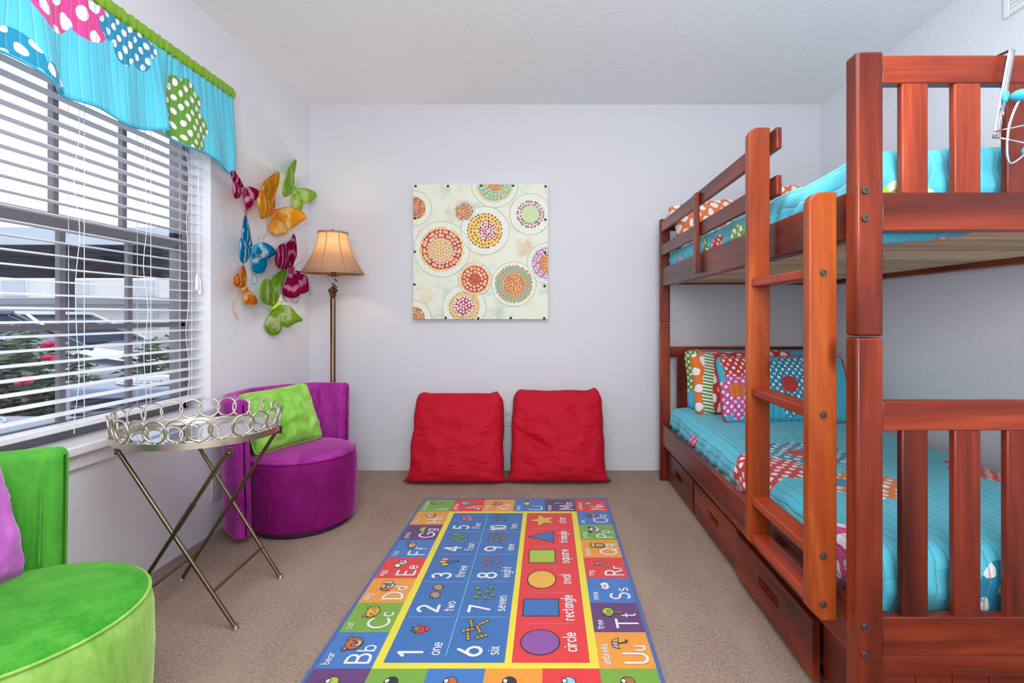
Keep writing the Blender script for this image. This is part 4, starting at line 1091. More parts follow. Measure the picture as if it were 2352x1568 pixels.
butterfly('large lime green fabric butterfly at the bottom', (860, 2385), (712, 2490),
    [[(980, 1785), (985, 1900), (930, 2080), (870, 2280), (820, 2400), (770, 2300), (745, 2120), (760, 1980), (880, 1880)], [(640, 2000), (720, 2040), (760, 2180), (775, 2330), (780, 2430), (680, 2420), (580, 2370), (535, 2260), (540, 2120), (590, 2030)],
     [(820, 2450), (950, 2430), (1060, 2460), (1140, 2560), (1250, 2670), (1150, 2710), (1060, 2760), (1000, 2790), (890, 2740), (860, 2600)], [(790, 2460), (850, 2520), (880, 2640), (900, 2780), (850, 2890), (760, 2920), (680, 2880), (630, 2800), (640, 2680), (700, 2580)]],
    [tiedye('lime_tiedye', C(146, 196, 50), C(214, 226, 176), 34, 1.0, .12)], plain('olive_wire', C(110, 150, 40), .5), noisy('bright_lime_felt', C(186, 226, 60), .12, 50, .8), kl=.35, kr=.4, br=.014, ant=[(915, 2330), (990, 2360)])

# ================================================================ PAINTED CANVAS
PY = YB - .045
def pp(x, y): return ((900 + x / 4.355 - CX) * PY / F, H + (CY - 400 - y / 4.355) * PY / F)
pcx, pcz = pp(888, 776); PS = .4435
pt = thing('canvas_painting', 'square canvas painting of dotted circles with dark tacks on the back wall', 'painting', (pcx, YB, pcz))
cv = MB()
PM = {}
def pm(name, *rgb):
    if name not in PM: PM[name] = (len(PM), noisy('canvas_' + name, C(*rgb), .08, 40, .75, bump=.15))
    return PM[name][0]
t = NT('canvas_ground'); co = t.co(); n1 = t.noise(co, 5, 4, .6); n2 = t.noise(co, 45, 3, .6)
col = t.ramp(n1, [(.3, C(190, 202, 180)), (.48, C(222, 228, 212)), (.6, C(226, 222, 202)), (.72, C(212, 192, 160))])
vz = t.n('TexVoronoi', {'Vector': co, 'Scale': 9.0, 'Randomness': 1.0}).outputs['Distance']
col = t.mix(t.ma('MULTIPLY', t.ramp(vz, [(.22, (1, 1, 1, 1)), (.30, (0, 0, 0, 1))]), t.ma('MULTIPLY', n2, .38)), col, C(170, 182, 166))
t.pbr(col, .7, 0, t.bump(n2, .15, .005)); PM['ground'] = (0, t.m)
pm('edge', 196, 192, 178)
cv.box(pcx - PS, pcx + PS, PY, YB - .001, pcz - PS, pcz + PS, 0)
def clip(poly):
    for ax, lim, sg in ((0, pcx - PS, 1), (0, pcx + PS, -1), (1, pcz - PS, 1), (1, pcz + PS, -1)):
        out = []
        for i, p in enumerate(poly):
            q = poly[i - 1]; ip, iq = (p[ax] - lim) * sg >= 0, (q[ax] - lim) * sg >= 0
            if ip != iq:
                k = (lim - q[ax]) / (p[ax] - q[ax]); out.append((q[0] + (p[0] - q[0]) * k, q[1] + (p[1] - q[1]) * k))
            if ip: out.append(p)
        poly = out
        if len(poly) < 3: return None
    return poly
LIFT = [0]
def pol(poly, mat, lay):
    q = clip(poly)
    if q: cv.add([(p[0], PY - .0006 * lay - LIFT[0], p[1]) for p in q], [tuple(range(len(q)))], mat)
K = PY / F / 4.355
def disc(x, y, r, mat, lay, n=28, rag=0, seed=0):
    c = pp(x, y); P = []
    for k in range(n):
        a = 2 * PI * k / n; rr = r * (1 + rag * noise.noise(Vector((math.cos(a) * 2.2 + seed, math.sin(a) * 2.2, seed))) + rag * .5 * noise.noise(Vector((math.cos(a) * 7 + seed, math.sin(a) * 7, seed))))
        P.append((c[0] + rr * K * math.cos(a), c[1] + rr * K * math.sin(a)))
    pol(P, mat, lay)
def ringline(x, y, r, w, mat, lay):
    c = pp(x, y); n = 64
    for k in range(n):
        a, b = 2 * PI * k / n, 2 * PI * (k + 1) / n; wa, wb = [w * (.5 + .5 * abs(noise.noise(Vector((q * 1.4, x, y))) * 2)) for q in (a, b)]
        pol([(c[0] + K * (r - wa) * math.cos(a), c[1] + K * (r - wa) * math.sin(a)), (c[0] + K * r * math.cos(a), c[1] + K * r * math.sin(a)), (c[0] + K * r * math.cos(b), c[1] + K * r * math.sin(b)), (c[0] + K * (r - wb) * math.cos(b), c[1] + K * (r - wb) * math.sin(b))], mat, lay)
def dotring(x, y, r0, r1, step, size, cols, lay, seed=0):
    rd = random.Random(int(x * 7 + y + seed)); r = r0
    base_ = LIFT[0]
    while r <= r1 + .1:
        n = max(1, int(2 * PI * r / step)) if r > 3 else 1
        for k in range(n):
            a = 2 * PI * (k + .5 * (int(r / step) % 2)) / n + rd.uniform(-.06, .06); rr = r + rd.uniform(-3, 3); s_ = size * rd.uniform(.85, 1.12)
            X, Y = x + rr * math.cos(a), y + rr * math.sin(a)
            for q, (mat, f) in enumerate(cols): LIFT[0] = base_ + 5e-5 * (k % 4); disc(X - (1.2 * q), Y - (1.2 * q), s_ * f, mat, lay + q, 10); LIFT[0] = base_
        r += step
cream = pm('halo', 224, 229, 214); line = pm('grey_line', 150, 158, 148); yel = pm('yellow', 238, 198, 92); mag = pm('magenta', 188, 42, 96); mar = pm('maroon', 150, 40, 72)
tealp = pm('teal', 110, 184, 176); orp = pm('orange', 240, 178, 90); purp = pm('purple', 92, 56, 120); redp = pm('brick', 192, 70, 78); lil = pm('pale_lilac', 226, 206, 220); lbl = pm('pale_blue', 186, 212, 226); pnk = pm('pink', 222, 100, 136); limep = pm('pale_lime', 200, 220, 150); sand = pm('sand', 212, 208, 188)
DY = [(sand, 1.15), (yel, .9)]; DM = [(mar, 1), (lil, .45)]; DP = [(lil, 1.15), (purp, .62)]; DC = [(sand, 1.1), (cream, .8)]
def target(x, y, R, rag, outer, ro, din, dstep, dr, inner=None, ri=0, dinner=None, istep=24, ir=9, sx=0, sy=0):
    LIFT[0] += 4e-5
    disc(x, y, R + 7, sand, 1, 56); disc(x, y, R, cream, 2, 56); ringline(x, y, R, 4, line, 3)
    disc(x, y, ro, outer, 3, 44, .07, x)
    dotring(x, y, ri + dr * .8 if inner is not None else 4, ro + dr * .6, dstep, dr, din, 5)
    if inner is not None:
        disc(x + sx, y + sy, ri, inner, 8, 36, .06, y)
        dotring(x + sx, y + sy, 2, ri - ir * .3, istep, ir, dinner, 9)
target(225, 340, 172, .05, yel, 118, DM, 27, 12.5, orp, 62, DM, 26, 11)
target(1030, 100, 232, .05, tealp, 168, DY, 34, 13, orp, 62, DM, 27, 11)
target(1385, 400, 205, .05, cream, 150, DM, 30, 12, limep, 88, [(lbl, 1), (limep, .7)], 26, 10)
target(725, 370, 102, .05, yel, 74, DM, 25, 11)
target(930, 565, 242, .05, yel, 172, [(purp, 1)], 34, 8.5, mag, 96, DC, 27, 11, 22, 0)
target(500, 750, 278, .05, mag, 208, DY, 36, 14, yel, 128, DP, 29, 10, -8, 12)
target(725, 1330, 216, .05, yel, 158, DP, 32, 10, mag, 100, DC, 30, 12, -8, -12)
target(830, 1050, 167, .05, redp, 138, DY, 36, 13, redp, 62, [(mar, 1), (orp, .6)], 22, 10)
target(1220, 1100, 222, .05, tealp, 180, [(orp, 1.25), (mar, .6)], 31, 9.5, orp, 112, DM, 30, 12)
target(1560, 890, 205, .05, pnk, 158, [(lbl, 1)], 31, 13, orp, 92, DM, 27, 11)
target(222, 1432, 172, .05, yel, 108, DM, 28, 12, orp, 30, DM, 22, 9)
obj('canvas', cv, [m for _, m in sorted(PM.values(), key=lambda q: q[0])], pt, smooth=0, recalc=False)
for (x, y) in ((238, 120), (562, 120), (893, 116), (1214, 116), (1538, 122), (234, 440), (231, 775), (226, 1103), (226, 1432), (1536, 454), (1534, 786), (1528, 1118), (540, 1435), (864, 1440), (1190, 1437), (1524, 1440)):
    c = pp(x, y)
    obj('tack', MB().ball((c[0], PY - .002, c[1]), .0085, 12, 0, (1, .55, 1)), plain('dark_tack', C(66, 50, 44), .3, .7) if 'dark_tack' not in bpy.data.materials else bpy.data.materials['dark_tack'], pt)

# ================================================================ ALPHABET RUG
def arc(cx, cy, rx, ry, a0, a1, n=14): return [(cx + rx * math.cos(math.radians(a0 + (a1 - a0) * k / n)), cy + ry * math.sin(math.radians(a0 + (a1 - a0) * k / n))) for k in range(n + 1)]
O_ = arc(.25, .3, .25, .3, 0, 360, 20)
GL = {
 'o': [O_], 'a': [O_, [(.5, .6), (.5, 0)]], 'b': [[(0, 1), (0, 0)], O_], 'c': [arc(.25, .3, .25, .3, 50, 310)], 'd': [O_, [(.5, 1), (.5, 0)]],
 'e': [[(.02, .32), (.49, .32)] + arc(.25, .3, .25, .3, 5, 315)], 'f': [arc(.3, .8, .17, .2, 30, 180, 8) + [(.13, 0)], [(0, .58), (.32, .58)]],
 'g': [O_, [(.5, .6), (.5, -.12)] + arc(.25, -.12, .25, .2, 0, -150, 10)], 'h': [[(0, 1), (0, 0)], arc(.21, .36, .21, .24, 180, 0, 10) + [(.42, 0)]],
 'i': [[(0, .6), (0, 0)], [(0, .85), (0, .87)]], 'j': [[(.15, .6), (.15, -.12)] + arc(0, -.12, .15, .18, 0, -100, 8), [(.15, .85), (.15, .87)]],
 'k': [[(0, 1), (0, 0)], [(.36, .6), (.02, .26)], [(.12, .36), (.4, 0)]], 'l': [[(0, 1), (0, 0)]],
 'm': [[(0, .6), (0, 0)], arc(.15, .42, .15, .18, 180, 0, 8) + [(.3, 0)], arc(.45, .42, .15, .18, 180, 0, 8) + [(.6, 0)]],
 'n': [[(0, .6), (0, 0)], arc(.2, .38, .2, .22, 180, 0, 10) + [(.4, 0)]], 'p': [[(0, .6), (0, -.36)], O_], 'q': [O_, [(.5, .6), (.5, -.36)]],
 'r': [[(0, .6), (0, 0)], arc(.2, .36, .2, .24, 180, 50, 8)], 's': [arc(.19, .455, .17, .145, 40, 270, 10) + arc(.19, .155, .19, .155, 90, -140, 10)],
 't': [[(.16, .88), (.16, .12)] + arc(.28, .12, .12, .12, 190, 280, 5), [(0, .6), (.34, .6)]], 'u': [[(0, .6), (0, .24)] + arc(.2, .24, .2, .24, 180, 360, 10) + [(.4, .6)], [(.4, .24), (.4, 0)]],
 'v': [[(0, .6), (.2, 0), (.4, .6)]], 'w': [[(0, .6), (.15, 0), (.3, .5), (.45, 0), (.6, .6)]], 'x': [[(0, .6), (.38, 0)], [(.38, .6), (0, 0)]], 'y': [[(0, .6), (.2, .05)], [(.4, .6), (.1, -.36)]], '-': [[(.05, .32), (.3, .32)]],
 'A': [[(0, 0), (.32, 1), (.64, 0)], [(.12, .36), (.52, .36)]], 'B': [[(0, 0), (0, 1), (.25, 1)] + arc(.25, .77, .25, .23, 90, -90, 10) + [(0, .54)], [(.25, .54)] + arc(.28, .27, .28, .27, 90, -90, 10) + [(0, 0)]],
 'C': [arc(.42, .5, .42, .5, 45, 315, 18)], 'D': [[(0, 0), (0, 1), (.15, 1)] + arc(.15, .5, .48, .5, 90, -90, 16) + [(0, 0)]], 'E': [[(.5, 1), (0, 1), (0, 0), (.5, 0)], [(0, .52), (.4, .52)]],
 'F': [[(.5, 1), (0, 1), (0, 0)], [(0, .52), (.4, .52)]], 'G': [arc(.42, .5, .42, .5, 45, 330, 18) + [(.8, .45), (.5, .45)]], 'H': [[(0, 1), (0, 0)], [(.58, 1), (.58, 0)], [(0, .52), (.58, .52)]],
 'I': [[(0, 1), (0, 0)]], 'J': [[(.35, 1), (.35, .2)] + arc(.15, .2, .2, .2, 0, -150, 10)], 'K': [[(0, 1), (0, 0)], [(.52, 1), (.02, .42)], [(.16, .58), (.56, 0)]], 'L': [[(0, 1), (0, 0), (.5, 0)]],
 'M': [[(0, 0), (.06, 1), (.4, .2), (.74, 1), (.8, 0)]], 'N': [[(0, 0), (0, 1), (.58, 0), (.58, 1)]], 'O': [arc(.42, .5, .42, .5, 0, 360, 24)], 'P': [[(0, 0), (0, 1), (.25, 1)] + arc(.25, .74, .27, .26, 90, -90, 10) + [(0, .48)]],
 'Q': [arc(.42, .5, .42, .5, 0, 360, 24), [(.55, .25), (.85, -.06)]], 'R': [[(0, 0), (0, 1), (.25, 1)] + arc(.25, .75, .25, .25, 90, -90, 10) + [(0, .5)], [(.25, .5), (.55, 0)]],
 'S': [arc(.28, .75, .26, .25, 40, 270, 12) + arc(.28, .25, .28, .25, 90, -140, 12)], 'T': [[(0, 1), (.66, 1)], [(.33, 1), (.33, 0)]], 'U': [[(0, 1), (0, .3)] + arc(.3, .3, .3, .3, 180, 360, 12) + [(.6, 1)]],
 'V': [[(0, 1), (.32, 0), (.64, 1)]], 'W': [[(0, 1), (.2, 0), (.42, .75), (.64, 0), (.84, 1)]], 'X': [[(0, 1), (.55, 0)], [(.55, 1), (0, 0)]], 'Y': [[(0, 1), (.3, .5), (.6, 1)], [(.3, .5), (.3, 0)]], 'Z': [[(0, 1), (.55, 1), (0, 0), (.55, 0)]],
 '1': [[(0, .78), (.22, 1), (.22, 0)]], '2': [arc(.25, .74, .25, .26, 160, -20, 10) + [(0, 0), (.54, 0)]], '3': [arc(.22, .76, .22, .24, 150, -90, 10) + arc(.22, .27, .27, .27, 85, -150, 12)],
 '4': [[(.38, 0), (.38, 1), (0, .32), (.56, .32)]], '5': [[(.48, 1), (.08, 1), (.04, .55)] + arc(.22, .31, .28, .31, 115, -140, 14)], '6': [[(.42, 1), (.14, .58), (.01, .34)], arc(.28, .3, .28, .3, 0, 360, 20)],
 '7': [[(0, 1), (.52, 1), (.18, 0)]], '8': [arc(.26, .76, .22, .24, 0, 360, 16), arc(.26, .27, .27, .27, 0, 360, 18)], '9': [arc(.27, .7, .27, .3, 0, 360, 20), [(.54, .7), (.42, 0)]], '0': [arc(.3, .5, .3, .5, 0, 360, 22)],
}
RX0, RX1, RYT, RYB = -.690, .329, 2.838, 1.268
RT = .009
rm = MB(); RMS = []
def rmat(name, *rgb):
    t = NT('rug_' + name); co = t.co(); n = t.noise(co, 520, 2, .7); n2 = t.noise(co, 40, 2)
    c = C(*rgb)
    col = t.mix(t.ma('ADD', t.ma('MULTIPLY', n, .8), t.ma('MULTIPLY', n2, .2)), [x * .66 for x in c[:3]] + [1], [min(1, x * 1.28 + .012) for x in c[:3]] + [1])
    t.pbr(col, .92, 0, t.bump(n, .5, .005), Sheen_Weight=.2); RMS.append(t.m); return len(RMS) - 1
rB = rmat('blue', 40, 106, 176); rY = rmat('yellow', 250, 218, 50); rR = rmat('red', 226, 40, 46); rG = rmat('green', 116, 166, 44); rO = rmat('orange', 250, 152, 40); rP = rmat('purple', 94, 44, 110); rW = rmat('white', 240, 238, 240); rK = rmat('black', 26, 24, 28)
rE = rmat('binding_blue', 66, 96, 168); rPk = rmat('pink', 226, 136, 176); rLb = rmat('light_blue', 150, 200, 226); rBr = rmat('brown', 186, 98, 44); rTn = rmat('tan', 232, 194, 160); rLm = rmat('lime', 168, 196, 50); rVi = rmat('violet', 140, 72, 158); rGy = rmat('grey', 150, 150, 158); rYo = rmat('gold', 246, 176, 58); rMb = rmat('mid_blue', 52, 116, 190)
def rp(pts, mat, lay): rm.add([(p[0], p[1], RT + .0003 * lay) for p in pts], [tuple(range(len(pts)))], mat)
def rrect(x0, x1, y0, y1, mat, lay): rp([(x0, y0), (x1, y0), (x1, y1), (x0, y1)], mat, lay)
# binding: rounded slab with slightly wavy sides
rm.box(RX0, RX1, RYB, RYT, .0005, RT, rE)
rm.tube([(RX0 + .006, RYB, .007), (RX0 + .006, RYT - .006, .007), (RX1 - .006, RYT - .006, .007), (RX1 - .006, RYB, .007)], .0066, 8, mat=rE)
class Fr:
    """reading frame: r runs away from the camera (+y), u runs to the left (-x)"""
    def __init__(s, x1, y0, sc=1.0): s.x1, s.y0, s.s = x1, y0, sc
    def __call__(s, p): return (s.x1 - p[1] * s.s, s.y0 + p[0] * s.s)
SK = [0]
def ribbon(P, w, mat, lay, capped=True, loop=False):
    SK[0] = (SK[0] + 1) % 8; z = RT + .0003 * lay + .000034 * SK[0]; h = w / 2; n = len(P); vs = []
    for i in range(n):
        d = (P[1] - P[-2]).normalized() if loop and i in (0, n - 1) else (P[min(i + 1, n - 1)] - P[max(i - 1, 0)]).normalized(); q = Vector((-d.y, d.x)) * h
        if 0 < i < n - 1:
            e = (P[i + 1] - P[i]).normalized(); c = max(.6, e.dot(d)); q /= c
        vs += [P[i] + q, P[i] - q]
    fs = [(2 * i, 2 * i + 1, 2 * i + 3, 2 * i + 2) for i in range(n - 1)]
    if capped and not loop:
        for (a, b, s) in ((0, 1, -1), (n - 1, n - 2, -1)):
            d = (P[a] - P[b]).normalized(); q = Vector((-d.y, d.x)); o = len(vs)
            vs += [P[a] + (q * math.cos(PI * k / 6) + d * math.sin(PI * k / 6)) * h for k in range(7)]; fs.append(tuple(range(o, o + 7)))
    rm.add([(v.x, v.y, z) for v in vs], fs, mat)
def stroke(fr, pts, w, mat, lay, closed=False):
    P = [Vector(fr(p)) for p in pts]
    if closed or (P[0] - P[-1]).length < 1e-6:
        if closed: P.append(P[0].copy())
    Q = [P[0]]
    for p in P[1:]:
        if (p - Q[-1]).length > 1e-6: Q.append(p)
    if (Q[0] - Q[-1]).length < 1e-6 and len(Q) > 10 and all((Q[i] - Q[i - 1]).normalized().dot((Q[i + 1] - Q[i]).normalized()) > .7 for i in range(1, len(Q) - 1)) and (Q[1] - Q[0]).normalized().dot((Q[-1] - Q[-2]).normalized()) > .7:
        ribbon(Q, w, mat, lay, loop=True); return
    seg = [Q[0]]
    for i in range(1, len(Q)):
        seg.append(Q[i])
        if i < len(Q) - 1:
            a, b = (Q[i] - Q[i - 1]).normalized(), (Q[i + 1] - Q[i]).normalized()
            if a.dot(b) < .7: ribbon(seg, w, mat, lay); seg = [Q[i]]
    if len(seg) > 1: ribbon(seg, w, mat, lay)
def text(fr, s, r, u, size, w, mat=None, lay=6, gap=.22, cond=1.0):
    mat = rW if mat is None else mat
    for ch in s:
        g = GL[ch]; mx = max(p[0] for st_ in g for p in st_)
        for st_ in g: stroke(fr, [(r + p[0] * size * cond, u + p[1] * size) for p in st_], w, mat, lay)
        r += (mx * cond + gap) * size
    return r
LW = .0026
def E(fr, cx, cy, rx, ry, mat, lay=5, rot=0, out=True, n=22, lw=LW):
    P = []
    for k in range(n):
        a = 2 * PI * k / n; x, y = rx * math.cos(a), ry * math.sin(a); P.append((cx + x * math.cos(rot) - y * math.sin(rot), cy + x * math.sin(rot) + y * math.cos(rot)))
    if mat is not None: rp([fr(p) for p in P], mat, lay)
    if out: stroke(fr, P, lw, rK, lay + 1, True)
def PG(fr, pts, mat, lay=5, out=True, lw=LW):
    if mat is not None: rp([fr(p) for p in pts], mat, lay)
    if out: stroke(fr, pts, lw, rK, lay + 1, True)
def ST(fr, pts, lay=8, lw=LW, mat=None): stroke(fr, pts, lw, rK if mat is None else mat, lay)
def sm2(pts, n=4): return [(q.x, q.y) for q in smoothline([(p[0], p[1], 0) for p in pts], True, n)]
class Sub:
    def __init__(s, fr, c, k): s.fr, s.c, s.k = fr, c, k
    def __call__(s, p): return s.fr((s.c[0] + p[0] * s.k, s.c[1] + p[1] * s.k))
def ic_bear(f):
    for s in (-1, 1): E(f, .4 * s, .36, .2, .18, rBr); E(f, .4 * s, .36, .09, .08, rTn, 7, 0, True)
    E(f, 0, 0, .5, .46, rBr, 8); E(f, 0, -.2, .25, .19, rTn, 10); E(f, 0, -.13, .09, .06, rK, 12)
    for s in (-1, 1): E(f, .2 * s, .1, .035, .035, rK, 12)
def ic_cat(f):
    for s in (-1, 1): PG(f, [(.5 * s, .1), (.48 * s, .5), (.15 * s, .32)], rO)
    E(f, 0, 0, .54, .38, rYo, 8)
    for s in (-1, 1):
        E(f, .2 * s, .06, .03, .04, rK, 12)
        for q in (-.04, .06): ST(f, [(.25 * s, -.1 + q), (.45 * s, -.1 + q * 2)], 11)
    ST(f, [(-.08, -.16), (0, -.1), (.08, -.16)], 11)
def ic_dog(f):
    E(f, 0, 0, .36, .44, rTn); E(f, 0, -.22, .2, .16, rW, 8)
    for s in (-1, 1): E(f, .42 * s, .1, .16, .32, rBr if s < 0 else rTn, 9, .25 * s); E(f, .14 * s, .1, .04, .05, rK, 10)
    E(f, .02, -.14, .08, .05, rK, 11); E(f, .16, .14, .13, .12, rGy, 7)
def ic_egg(f):
    PG(f, sm2([(.1, .2), (.3, .14), (.5, .25), (.52, .02), (.6, -.2), (.4, -.3), (.2, -.38), (.02, -.25), (-.08, -.05)]), rW); E(f, .28, -.05, .14, .12, rYo, 8)
    E(f, -.25, .18, .28, .2, rW, 9, .5)
def ic_fish(f):
    PG(f, [(-.3, 0), (-.55, .22), (-.5, 0), (-.55, -.22)], rYo); E(f, .05, 0, .38, .28, rYo, 8); E(f, .2, .08, .05, .05, rW, 10); ST(f, [(.1, -.1), (.25, -.14), (.35, -.06)], 11)
    ST(f, [(-.02, .3), (.08, .42), (.2, .28)], 9)
    for q in (0, .1, .2): E(f, .42 + q * .7, .35 + q, .03, .03, None, 8)
def ic_grass(f):
    PG(f, [(-.5, -.3), (-.45, .1), (-.32, -.05), (-.28, .35), (-.12, .02), (0, .42), (.1, .04), (.26, .36), (.3, -.02), (.46, .14), (.5, -.3)], rLm)
def ic_horse(f):
    PG(f, sm2([(-.45, -.3), (-.35, 0), (-.1, .1), (.05, .35), (.3, .42), (.34, .28), (.2, .2), (.24, 0), (.4, -.3), (.28, -.32), (.14, -.12), (-.15, -.1), (-.3, -.34)]), rW); ST(f, [(-.5, -.4), (-.2, -.48), (.2, -.48), (.5, -.38)], 8, LW * 1.5)
    ST(f, [(-.1, .14), (.02, .34), (.12, .46)], 9, LW * 1.6, rBr)
def ic_ice(f):
    PG(f, [(-.2, .08), (0, -.55), (.2, .08)], rTn); E(f, 0, .15, .24, .2, rPk, 8); E(f, 0, .38, .17, .15, rGy, 10); E(f, .0, .55, .06, .06, rR, 12)
def ic_jelly(f):
    for k in range(5): ST(f, [(-.28 + .14 * k, 0), (-.33 + .16 * k, -.2), (-.25 + .13 * k, -.34), (-.34 + .17 * k, -.5)], 5, LW * 2.2, rK); ST(f, [(-.28 + .14 * k, 0), (-.33 + .16 * k, -.2), (-.25 + .13 * k, -.34), (-.34 + .17 * k, -.5)], 7, LW * .9, rW)
    E(f, 0, .22, .38, .32, rLb, 8)
    for s in (-1, 1): E(f, .13 * s, .24, .03, .03, rK, 11)
    ST(f, [(-.12, .1), (0, .05), (.12, .1)], 11)
def ic_kitty(f):
    for s in (-1, 1): PG(f, [(.42 * s, .05), (.4 * s, .46), (.1 * s, .3)], rTn)
    E(f, 0, 0, .42, .36, rPk, 8); E(f, 0, -.1, .16, .12, rTn, 10)
    for s in (-1, 1): E(f, .16 * s, .1, .05, .05, rW, 10)
    ST(f, [(-.3, .25), (-.1, .3), (.1, .22), (.3, .27)], 11)
def ic_lemon(f): E(f, -.08, .1, .36, .28, rY, 5, .3); PG(f, [(.2, -.1), (.36, -.02), (.46, -.2), (.3, -.3)], rYo); PG(f, sm2([(.36, .1), (.5, .28), (.56, .02)]), rG)
def ic_mouse(f):
    for s in (-1, 1): E(f, .2 * s, .34, .14, .14, rGy)
    E(f, 0, .06, .26, .26, rGy, 8); E(f, .0, .02, .05, .04, rK, 11); E(f, .02, -.32, .2, .17, rGy, 7); ST(f, [(.2, -.36), (.4, -.3), (.48, -.5)], 9)
def ic_book(f):
    PG(f, [(-.45, .1), (.1, .4), (.5, .1), (-.05, -.3)], rW)
    for k in range(4): ST(f, [(-.3 + .1 * k, .05 - .08 * k), (.0 + .1 * k, .22 - .08 * k)], 8)
    ST(f, [(.1, .4), (.14, .3), (.5, .02), (.5, .1)], 8, LW * 1.6)
def ic_owl(f):
    for s in (-1, 1): PG(f, [(.15 * s, -.1), (.5 * s, .05), (.42 * s, -.35)], rW)
    E(f, 0, -.14, .3, .34, rBr, 8); E(f, 0, .24, .34, .22, rBr, 10); E(f, 0, -.2, .15, .2, rO, 10)
    for s in (-1, 1): E(f, .14 * s, .26, .1, .1, rW, 12); E(f, .14 * s, .26, .03, .03, rK, 14)
def ic_panda(f):
    for s in (-1, 1): E(f, .4 * s, .36, .18, .16, rK)
    E(f, 0, 0, .48, .42, rW, 8)
    for s in (-1, 1): E(f, .2 * s, .06, .12, .15, rK, 10, -.5 * s)
    E(f, 0, -.16, .08, .05, rK, 11)
def ic_queen(f):
    E(f, 0, -.1, .42, .44, rBr); E(f, 0, -.1, .26, .3, rTn, 8); PG(f, [(-.28, .26), (-.36, .62), (-.12, .42), (0, .68), (.12, .42), (.36, .62), (.28, .26)], rY, 10)
    for s in (-1, 1): E(f, .1 * s, -.06, .03, .03, rK, 11)
    ST(f, [(-.08, -.2), (0, -.24), (.08, -.2)], 11)
def ic_ring(f): E(f, 0, -.2, .32, .32, rYo); E(f, 0, -.2, .21, .21, rR, 7); PG(f, [(0, .1), (-.2, .38), (0, .58), (.2, .38)], rLb, 10); ST(f, [(-.2, .38), (.2, .38)], 12)
def ic_snow(f):
    PG(f, sm2([(-.4, .1), (-.25, .35), (0, .32), (.2, .42), (.42, .2), (.38, -.05), (.1, -.1), (-.2, -.12)]), rW, out=False)
    rd = random.Random(2)
    for k in range(26): E(f, rd.uniform(-.5, .6), rd.uniform(-.75, -.15), .018, .018, rW, 6, 0, False, 6)
    ST(f, [(-.2, .1), (-.1, .2), (0, .1), (.1, .2)], 8)
def ic_tree(f):
    PG(f, [(-.07, .05), (.07, .05), (.1, -.6), (-.1, -.6)], rBr); PG(f, sm2([(-.38, .1), (-.4, .38), (-.1, .6), (.2, .58), (.42, .32), (.34, .06), (0, -.06)]), rLm, 8)
    for k in range(9): ST(f, [(-.25 + .13 * (k % 4), .12 + .14 * (k // 4)), (-.2 + .13 * (k % 4), .17 + .14 * (k // 4))], 11)
def ic_umb(f):
    ST(f, [(.02, .1), (.1, -.35), (.2, -.45), (.3, -.36)], 5, LW * 2.4); PG(f, [(-.45, .05), (-.3, .35), (-.12, .42), (-.18, .1)], rLb, 8); PG(f, [(-.18, .1), (-.12, .42), (.1, .42), (.12, .08)], rPk, 8); PG(f, [(.12, .08), (.1, .42), (.32, .3), (.45, .0)], rLm, 8)
def ic_plain(col):
    def fn(f): E(f, 0, 0, .4, .34, col); E(f, .1, .2, .15, .12, rW, 8)
    return fn
CW_ = (RX1 - RX0 - .026) / 6; CH_ = .1687
CX0_, CYT = RX0 + .013, RYT - .016
def cell(ci, ri, mat, letters, word, icon):
    x0, x1 = CX0_ + ci * CW_, CX0_ + (ci + 1) * CW_; yt = CYT - ri * CH_; yb_ = max(yt - CH_, RYB + .004)
    rrect(x0, x1, yb_, yt, mat, 1)
    f = Fr(x1, yt - CH_)
    if letters:
        cap = .068; up = letters[0]; q = text(f, up, .022, .018, cap, .0088, gap=.22); text(f, letters[1], q, .018, cap, .0066, gap=.1, cond=.85) if False else None
        text(f, letters[1], q, .018 if letters[1] not in 'gjpq' else .026, .050, .0060)
    if word:
        wl = .024; text(f, word, .016, .132 if not any(c in 'gjpqy' for c in word) else .134, wl, .0030, lay=6, gap=.2, cond=.8)
    if icon: icon(Sub(f, (.110, .092), .058))
top = [('Ii', 'ice-cream', ic_ice, rG), ('Jj', 'jellyfish', ic_jelly, rR), ('Kk', 'kitten', ic_kitty, rO), ('Ll', 'lemon', ic_lemon, rMb), ('Mm', 'mouse', ic_mouse, rP), ('Nn', 'notebook', ic_book, rR)]
for i, (l, w, ic, m) in enumerate(top): cell(i, 0, m, l, w, ic)
lef = [('Hh', 'horse', ic_horse, rO), ('Gg', 'grass', ic_grass, rP), ('Ff', 'fish', ic_fish, rMb), ('Ee', 'egg', ic_egg, rR), ('Dd', 'dog', ic_dog, rO), ('Cc', 'cat', ic_cat, rG), ('Bb', 'bear', ic_bear, rMb)]
rig = [('Oo', 'owl', ic_owl, rMb), ('Pp', 'panda', ic_panda, rG), ('Qq', 'queen', ic_queen, rO), ('Rr', 'ring', ic_ring, rR), ('Ss', 'snow', ic_snow, rMb), ('Tt', 'tree', ic_tree, rP), ('Uu', 'umbrella', ic_umb, rO)]
for i, (l, w, ic, m) in enumerate(lef): cell(0, i + 1, m, l, w, ic)
for i, (l, w, ic, m) in enumerate(rig): cell(5, i + 1, m, l, w, ic)
for i, (m, c) in enumerate(((rP, rLm), (rG, rK), (rMb, rBr), (rO, rK), (rR, rLb), (rG, rBr))): cell(i, 8, m, None, None, ic_plain(c))
